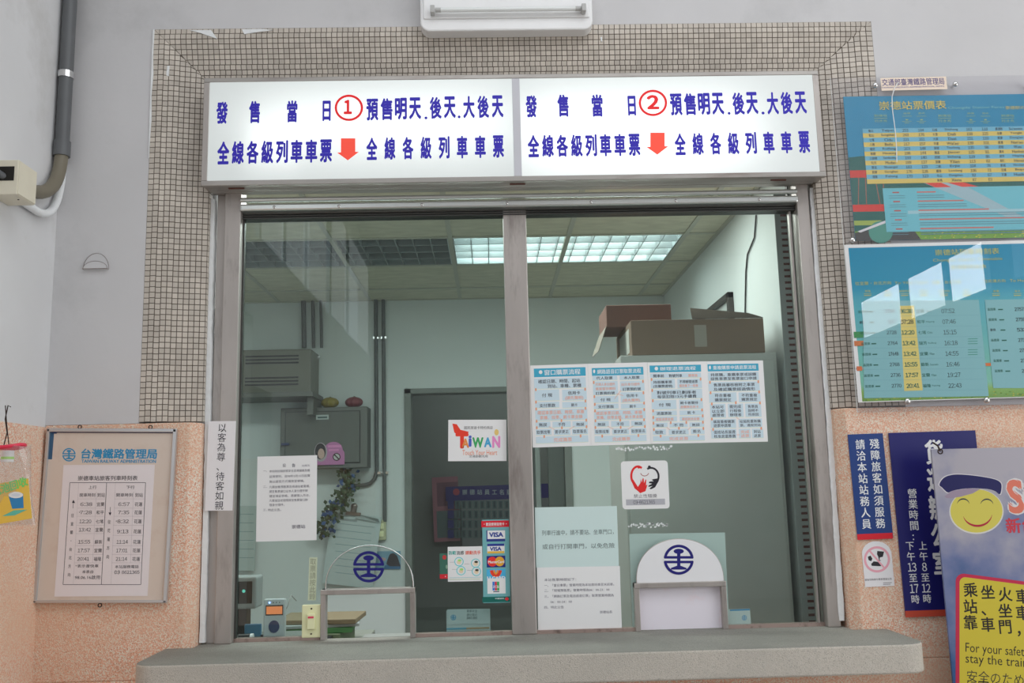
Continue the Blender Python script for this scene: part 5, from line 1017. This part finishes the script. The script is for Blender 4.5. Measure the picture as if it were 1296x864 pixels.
# framed picture and cable on the right wall
f0 = atx(925.5, 369, OX - .01); f1 = atx(885, 408, OX - .01)
fm = empty('picture_frame', (OX, f0.y, f0.z - .42), 'dark-framed picture hung on the right office wall behind the cartons', 'picture')
yl = f1.y - f0.y; wood = mat('dark_frame', (.05, .045, .04), .5)
for a_ in ((-.03, 0, 0, yl, .39, .42), (-.03, 0, 0, yl, 0, .03), (-.03, 0, 0, .03, 0, .42), (-.03, 0, yl - .03, yl, 0, .42)): ob('frame_bar', bx(a_[0], 0, a_[2], a_[3], a_[4], a_[5]), wood, fm, bev=.003)
ob('picture', bx(-.01, 0, .03, yl - .03, .03, .39), mat('picture_white', (.62, .66, .64), .4), fm)
cbp = [atx(*q, OX - .006) for q in ((957, 272), (955, 300), (946, 322), (944, 345), (943, 398))]
o = tag(ob('wall_cable', MB().tube([v - cbp[0] for v in cbp], .004, 6), black), 'thin black cable running down the right office wall', 'cable'); o.location = cbp[0]
# garland of small leaves
gp = [wx(*q, OY - .11) for q in ((437, 592), (442, 612), (436, 628), (424, 642), (414, 658), (405, 678))]
gr = tag(ob('leaf_garland', MB().tube([v - gp[0] for v in gp], .004, 6), mat('garland_stem', (.04, .06, .03), .7)), 'artificial green garland with blue buds hanging below the metal cabinet', 'garland'); gr.location = gp[0]
lf = MB(); random.seed(11)
for i in range(260):
    t = random.random() * 4.999; k_ = int(t); g_ = t - k_; p = gp[k_].lerp(gp[k_ + 1], g_) - gp[0] + Vector((random.gauss(0, .03), random.gauss(0, .02), random.gauss(0, .025)))
    r_ = Matrix.Rotation(random.random() * 6.28, 3, 'Y') @ Matrix.Rotation(random.gauss(0, .6), 3, 'X'); L_ = random.uniform(.024, .044)
    lf.add([p + r_ @ Vector(v) for v in ((0, 0, 0), (L_ * .35, .003, L_ * .5), (0, 0, L_), (-L_ * .35, .003, L_ * .5))], [(0, 1, 2, 3)], 0 if random.random() < .8 else 1)
lo = ob('leaf', lf, [mat('garland_green', (.05, .10, .05), .6), mat('garland_blue', (.03, .10, .26), .5)], gr); lo['kind'] = 'stuff'
# clipboard and papers
CB = Panel('clipboard', [(418, 647), (480, 654), (474, 745), (410, 738)], 2.96, .01, mat('clip_paper', (.56, .64, .64), .6), 'clipboard of papers hanging by a round clip on the office wall', 'clipboard', e=.9)
CB.rect(424, 656, 452, 659, (150, 160, 160)); CB.rect(426, 664, 474, 665, (150, 165, 165))
for i in range(7): CB.rect(424, 672 + i * 9, 470, 673 + i * 9, (150, 170, 172))
CB.done(); q_ = CB.o.location; p = at(441, 650, 2.94) - q_
ob('round_clip', MB().box(p.x - .05, p.x + .05, -.014, -.004, p.z - .012, p.z + .010).tube([(p.x, -.012, p.z + .01), (p.x, -.01, p.z + .045)], .02, 14).ball((p.x, -.011, p.z + .045), .022, .012, .022), mat('clip_metal', (.25, .22, .2), .3, metal=.8), CB.o)
ob('curled_sheet', MB().add([(p.x + .02, -.012, p.z + .0), (p.x + .17, -.035, p.z - .015), (p.x + .18, -.012, p.z - .04), (p.x + .02, -.012, p.z - .03)], [(0, 1, 2, 3)]), mat('curl_paper', (.40, .46, .46), .6), CB.o)
lp2 = Panel('wall_papers', [(300, 640), (325, 640), (322, 722), (298, 722)], 2.97, .01, mat('pale_papers', (.48, .56, .54), .6), 'pale papers pinned on the office wall at far left below the window notice', 'paper', e=.9)
for i in range(6): lp2.rect(302, 650 + i * 11, 321, 651 + i * 11, (140, 160, 158))
lp2.done()
PC = Panel('postcard', [(475.5, 697.5), (507, 697), (507, 719.5), (475, 720)], 2.995, .004, mat('postcard_sky', (.22, .40, .52), .4), 'sea and rock postcard pinned beside the office doorway', 'postcard', e=.9)
PC.crop(380, 680, 6.169); PC.cpoly([(660, 215), (785, 208), (782, 246), (655, 246)], (60, 110, 150)); PC.cpoly([(690, 150), (700, 128), (730, 120), (758, 145), (775, 200), (785, 225), (700, 225), (670, 205)], (62, 60, 66)); PC.disc(640, 170, 30, 14, (190, 160, 160)); PC.done()
# desk with drawers and papers seen through the hatch
dk0 = at(405, 800, .95); dk1 = at(462, 800, .95)
ds = tag(ob('drawer_desk', bx(dk0.x - .5, dk1.x, .75, 1.3, 0, .86), mat('desk_grey', (.30, .32, .28), .5), bev=.005), 'grey drawer desk behind the left hatch piled with papers', 'desk')
for z_ in (.62, .44, .26): ob('drawer', bx(dk0.x - .1, dk1.x - .02, .742, .75, z_, z_ + .15), gm, ds, bev=.003)
zst = .86
for i, (w_, h_, c_, nm) in enumerate(((.30, .055, (.16, .20, .12), 'thick dark green ledger at the bottom of the desk pile'), (.33, .022, (.10, .28, .10), 'thin green folder in the middle of the desk pile'), (.35, .014, (.45, .5, .5), 'white stack of sheets on the green folder'), (.34, .02, (.26, .21, .13), 'brown envelope on top of the desk pile'))):
    c_o = (dk0.x + dk1.x) / 2 - .125 + (i * .012)
    R_ = Matrix.Rotation((-.1, .06, .12, -.04)[i], 3, 'Z'); z_ = zst
    o = tag(ob('paper_stack', MB().box(-w_ / 2, w_ / 2, -.13, .13, 0, h_), mat('stack_%d' % i, c_, .6), bev=.003), nm, 'paper'); o.location = (c_o, .95, z_); o.rotation_euler = (0, 0, (-.1, .06, .12, -.04)[i]); zst += h_ + .0008
p = at(421, 783, .80); o = tag(ob('hole_punch', MB().box(-.035, .035, -.03, .03, 0, .035).box(-.03, .03, -.025, .02, .035, .05), black, bev=.006), 'black hole punch in front of the desk pile', 'punch'); o.location = (p.x - .03, .785, .861)
o = tag(ob('ball_pen', MB().tube([(-.06, 0, .005), (.05, .0, .005)], .0045, 8), mat('pen_white', (.6, .66, .7), .4)), 'white and blue ball pen on the desk', 'pen'); o.location = (p.x + .06, .77, .861)
ob('cap', MB().tube([(.03, 0, .005), (.065, 0, .005)], .0052, 8), mat('pen_blue', (.03, .08, .45), .3), o)
# inner ledge with card reader, monitor, small things
ledge = tag(ob('inner_ledge', bx(-1.0, -.64, .126, .40, .965, .99), mat('ledge_grey', (.22, .24, .22), .5)), 'narrow grey inner ledge under the left corner of the glass', 'shelf')
q0 = at(334, 798, .15); q1 = at(362, 757, .15)
rd = empty('card_reader', ((q0.x + q1.x) / 2, .15, .99), 'white card reader with orange display and round blue target behind the glass', 'card reader'); wr = (q1.x - q0.x) / 2; hr = q1.z - .99
ob('body', bx(-wr, wr, -.012, .012, 0, hr), mat('reader_white', (.62, .66, .68), .4), rd, bev=.004)
ob('foot', bx(-wr * .8, wr * .8, -.02, .03, -.0, .006), black, rd, bev=.002)
RP = hr - .022
ob('display_bezel', bx(-wr * .8, wr * .82, -.0128, -.0118, hr * .62, hr * .86), black, rd)
ob('display', bx(-wr * .72, wr * .74, -.0134, -.0126, hr * .65, hr * .83), mat('orange_lcd', (.75, .22, .08), .4, emit=.7), rd)
ob('target_disc', MB().prism([(wr * .5 * math.cos(t * math.pi / 14), hr * .36 + wr * .56 * math.sin(t * math.pi / 14)) for t in range(28)], -.0134, -.012), mat('target_blue', (.05, .07, .17), .35), rd)
ob('led', MB().ball((-wr * .45, -.012, hr * .92), .003, .002, .003), mat('blue_led', (.2, .35, 1), .3, emit=6), rd)
for k_ in range(3): ob('button', MB().ball((-wr * .1 + k_ * .011, -.012, hr * .92), .002, .001, .002), black, rd)
ob('cable', MB().tube([(wr * .4, .0, hr * .5), (wr * 1.1, .01, hr * .8), (wr * 1.3, .03, hr * 1.05), (wr * 1.7, .05, hr * .9)], .002, 6), mat('cable_grey', (.4, .4, .38), .5), rd)
q0 = at(296, 771, .32); q1 = at(325, 733, .32)
mo = tag(ob('small_monitor', bx(q0.x - .12, q1.x, .32, .42, q0.z, q1.z + .01), mat('monitor_grey', (.34, .38, .38), .5), bev=.008), 'small grey monitor at the left edge behind the glass', 'monitor')
ob('screen', bx(q0.x - .10, q1.x - .016, .3185, .3205, q0.z + .02, q1.z - .006), mat('dark_screen', (.01, .02, .02), .1), mo); ob('screen_icon', MB().ball((q0.x + .035, .3185, q0.z + .065), .006, .002, .006), mat('green_icon', (.1, .5, .4), .4, emit=1.), mo)
ob('stand', bx(q0.x - .06, q1.x - .04, .34, .40, .99, q0.z), black, mo)
p = at(308, 803, .14); o = tag(ob('black_roll', MB().tube([(-.02, 0, .014), (.02, 0, .014)], .014, 14), black), 'black cylinder lying on the inner ledge in the corner', 'roll'); o.location = (p.x, .16, .99)
ob('white_end', MB().tube([(.02, 0, .014), (.03, 0, .014)], .0142, 14), whiteplastic, o)
p = at(335, 803, .14); o = tag(ob('black_stapler', MB().box(-.03, .03, -.01, .01, 0, .008).box(-.028, .02, -.008, .008, .008, .018), black, bev=.003), 'black stapler on the inner ledge below the card reader', 'stapler'); o.location = (p.x, .20, .99)
p = at(324, 787, .3); o = tag(ob('blue_packet', MB().box(-.03, .03, 0, .012, 0, .045), mat('packet_blue', (.08, .24, .40), .5), bev=.002), 'blue packet on the inner ledge under the monitor', 'packet'); o.location = (p.x - .004, .27, .99)
# leaflet holder at the foot of the left pane
LH = empty('leaflet_holder', (at(593, 796, .14).x, .135, 1.0), 'small stack of pale leaflets with striped feet standing behind the left pane', 'leaflet')
inner = tag(ob('inner_sill', bx(-.46, 1.12, .1255, .20, .985, 1.0), mat('inner_sill_grey', (.35, .37, .35), .5)), 'grey inner sill behind the glass at the foot of the panes', 'sill')
c0 = at(565, 796, .14); c1 = at(620, 771, .14); lw = (c1.x - c0.x) / 2; lh = c1.z - 1.0
ob('leaflet', bx(-lw, lw, .0, .004, 0, lh), mat('leaflet_pale', (.56, .64, .64), .5), LH)
for i, (z0_, z1_) in enumerate(((.0, .16), (.20, .34))): ob('leaflet_stripe', bx(-lw, -lw * .1, -.001, 0, lh * z0_, lh * z1_ * .8), mat('stripe_blue', (.14, .40, .55), .5), LH); ob('leaflet_stripe', bx(-lw * .1, lw * .95, -.001, 0, lh * z0_, lh * z1_ * .8), mat('stripe_orange', (.52, .36, .20), .5), LH)
LP = Panel('leaflet_front', [(566, 771), (620, 770), (620.5, 789), (566.5, 790)], .134, .001, mat('leaflet_pale', (.56, .64, .64), .5), None, None, parent=LH, e=.9)
LP.crop(460, 480, 2.5412); emblem(LP, 289, 765, 9, 9, (70, 150, 190)); 
for y, t in ((745, '乘車安全'), (757, '請勿靠近'), (767, '謝謝')): LP.txt(t, 332, y - 5, 366, y + 4, (110, 120, 120))
LP.done()
# staff board in the dark room behind the doorway
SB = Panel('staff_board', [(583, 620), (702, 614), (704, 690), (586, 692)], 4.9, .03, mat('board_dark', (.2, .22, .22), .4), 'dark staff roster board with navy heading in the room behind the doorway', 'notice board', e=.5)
SB.crop(520, 600, 6.171); SB.rect(272, 84, 1120, 196, (34, 30, 84)); 
for i, t in enumerate('崇德站員工名牌'): SB.txt(t, 400 + i * 58, 118, 442 + i * 58, 160, (130, 138, 140), .02)
SB.disc(355, 138, 26, 26, (130, 50, 60))
for r_ in range(4):
    SB.rect(288, 205 + r_ * 76, 336, 270 + r_ * 76, (30, 38, 90))
    for c_ in range(14): SB.rect(345 + c_ * 48, 205 + r_ * 76, 385 + c_ * 48, 270 + r_ * 76, (70, 88, 88)); SB.rect(356 + c_ * 48, 212 + r_ * 76, 374 + c_ * 48, 262 + r_ * 76, (46, 58, 60))
SB.done()
pk = Panel('pink_poster', [(547, 604), (580, 602.5), (582, 684), (549, 686)], 4.90, .01, mat('pink_board', (.4, .16, .2), .5), 'dim pink-framed notice left of the staff board', 'poster', e=.5); pk.rect(553, 610, 580, 640, (90, 60, 70)); pk.rect(553, 646, 580, 680, (70, 84, 84)); pk.done()
# tree seen outside the hall's left opening (reflected in the left pane)
tr_ = tag(ob('garden_tree', MB().tube([(-5.2, -7.5, 0), (-5.1, -7.4, 1.2), (-5.3, -7.5, 2.2)], .12, 8), mat('bark', (.12, .08, .05), .9)), 'leafy tree outside the left hall opening, mirrored in the glass', 'tree')
lf = MB(); random.seed(4)
for i in range(1500):
    p = Vector((-5.2 + random.gauss(0, .9), -7.5 + random.gauss(0, .9), 2.1 + random.gauss(0, .55))); r_ = Matrix.Rotation(random.random() * 6.28, 3, 'Z') @ Matrix.Rotation(random.random() * 3, 3, 'X'); L_ = random.uniform(.08, .16)
    lf.add([p + r_ @ Vector(v) for v in ((0, 0, 0), (L_ * .4, 0, L_ * .5), (0, 0, L_), (-L_ * .4, 0, L_ * .5))], [(0, 1, 2, 3)])
lo = ob('leaf', lf, mat('tree_leaf', (.10, .22, .06), .6), tr_); lo['kind'] = 'stuff'
ob('ground', bx(-30, 30, -30, 20, -.3, -.12), mat('outside_ground', (.25, .24, .2), .9), **STR)
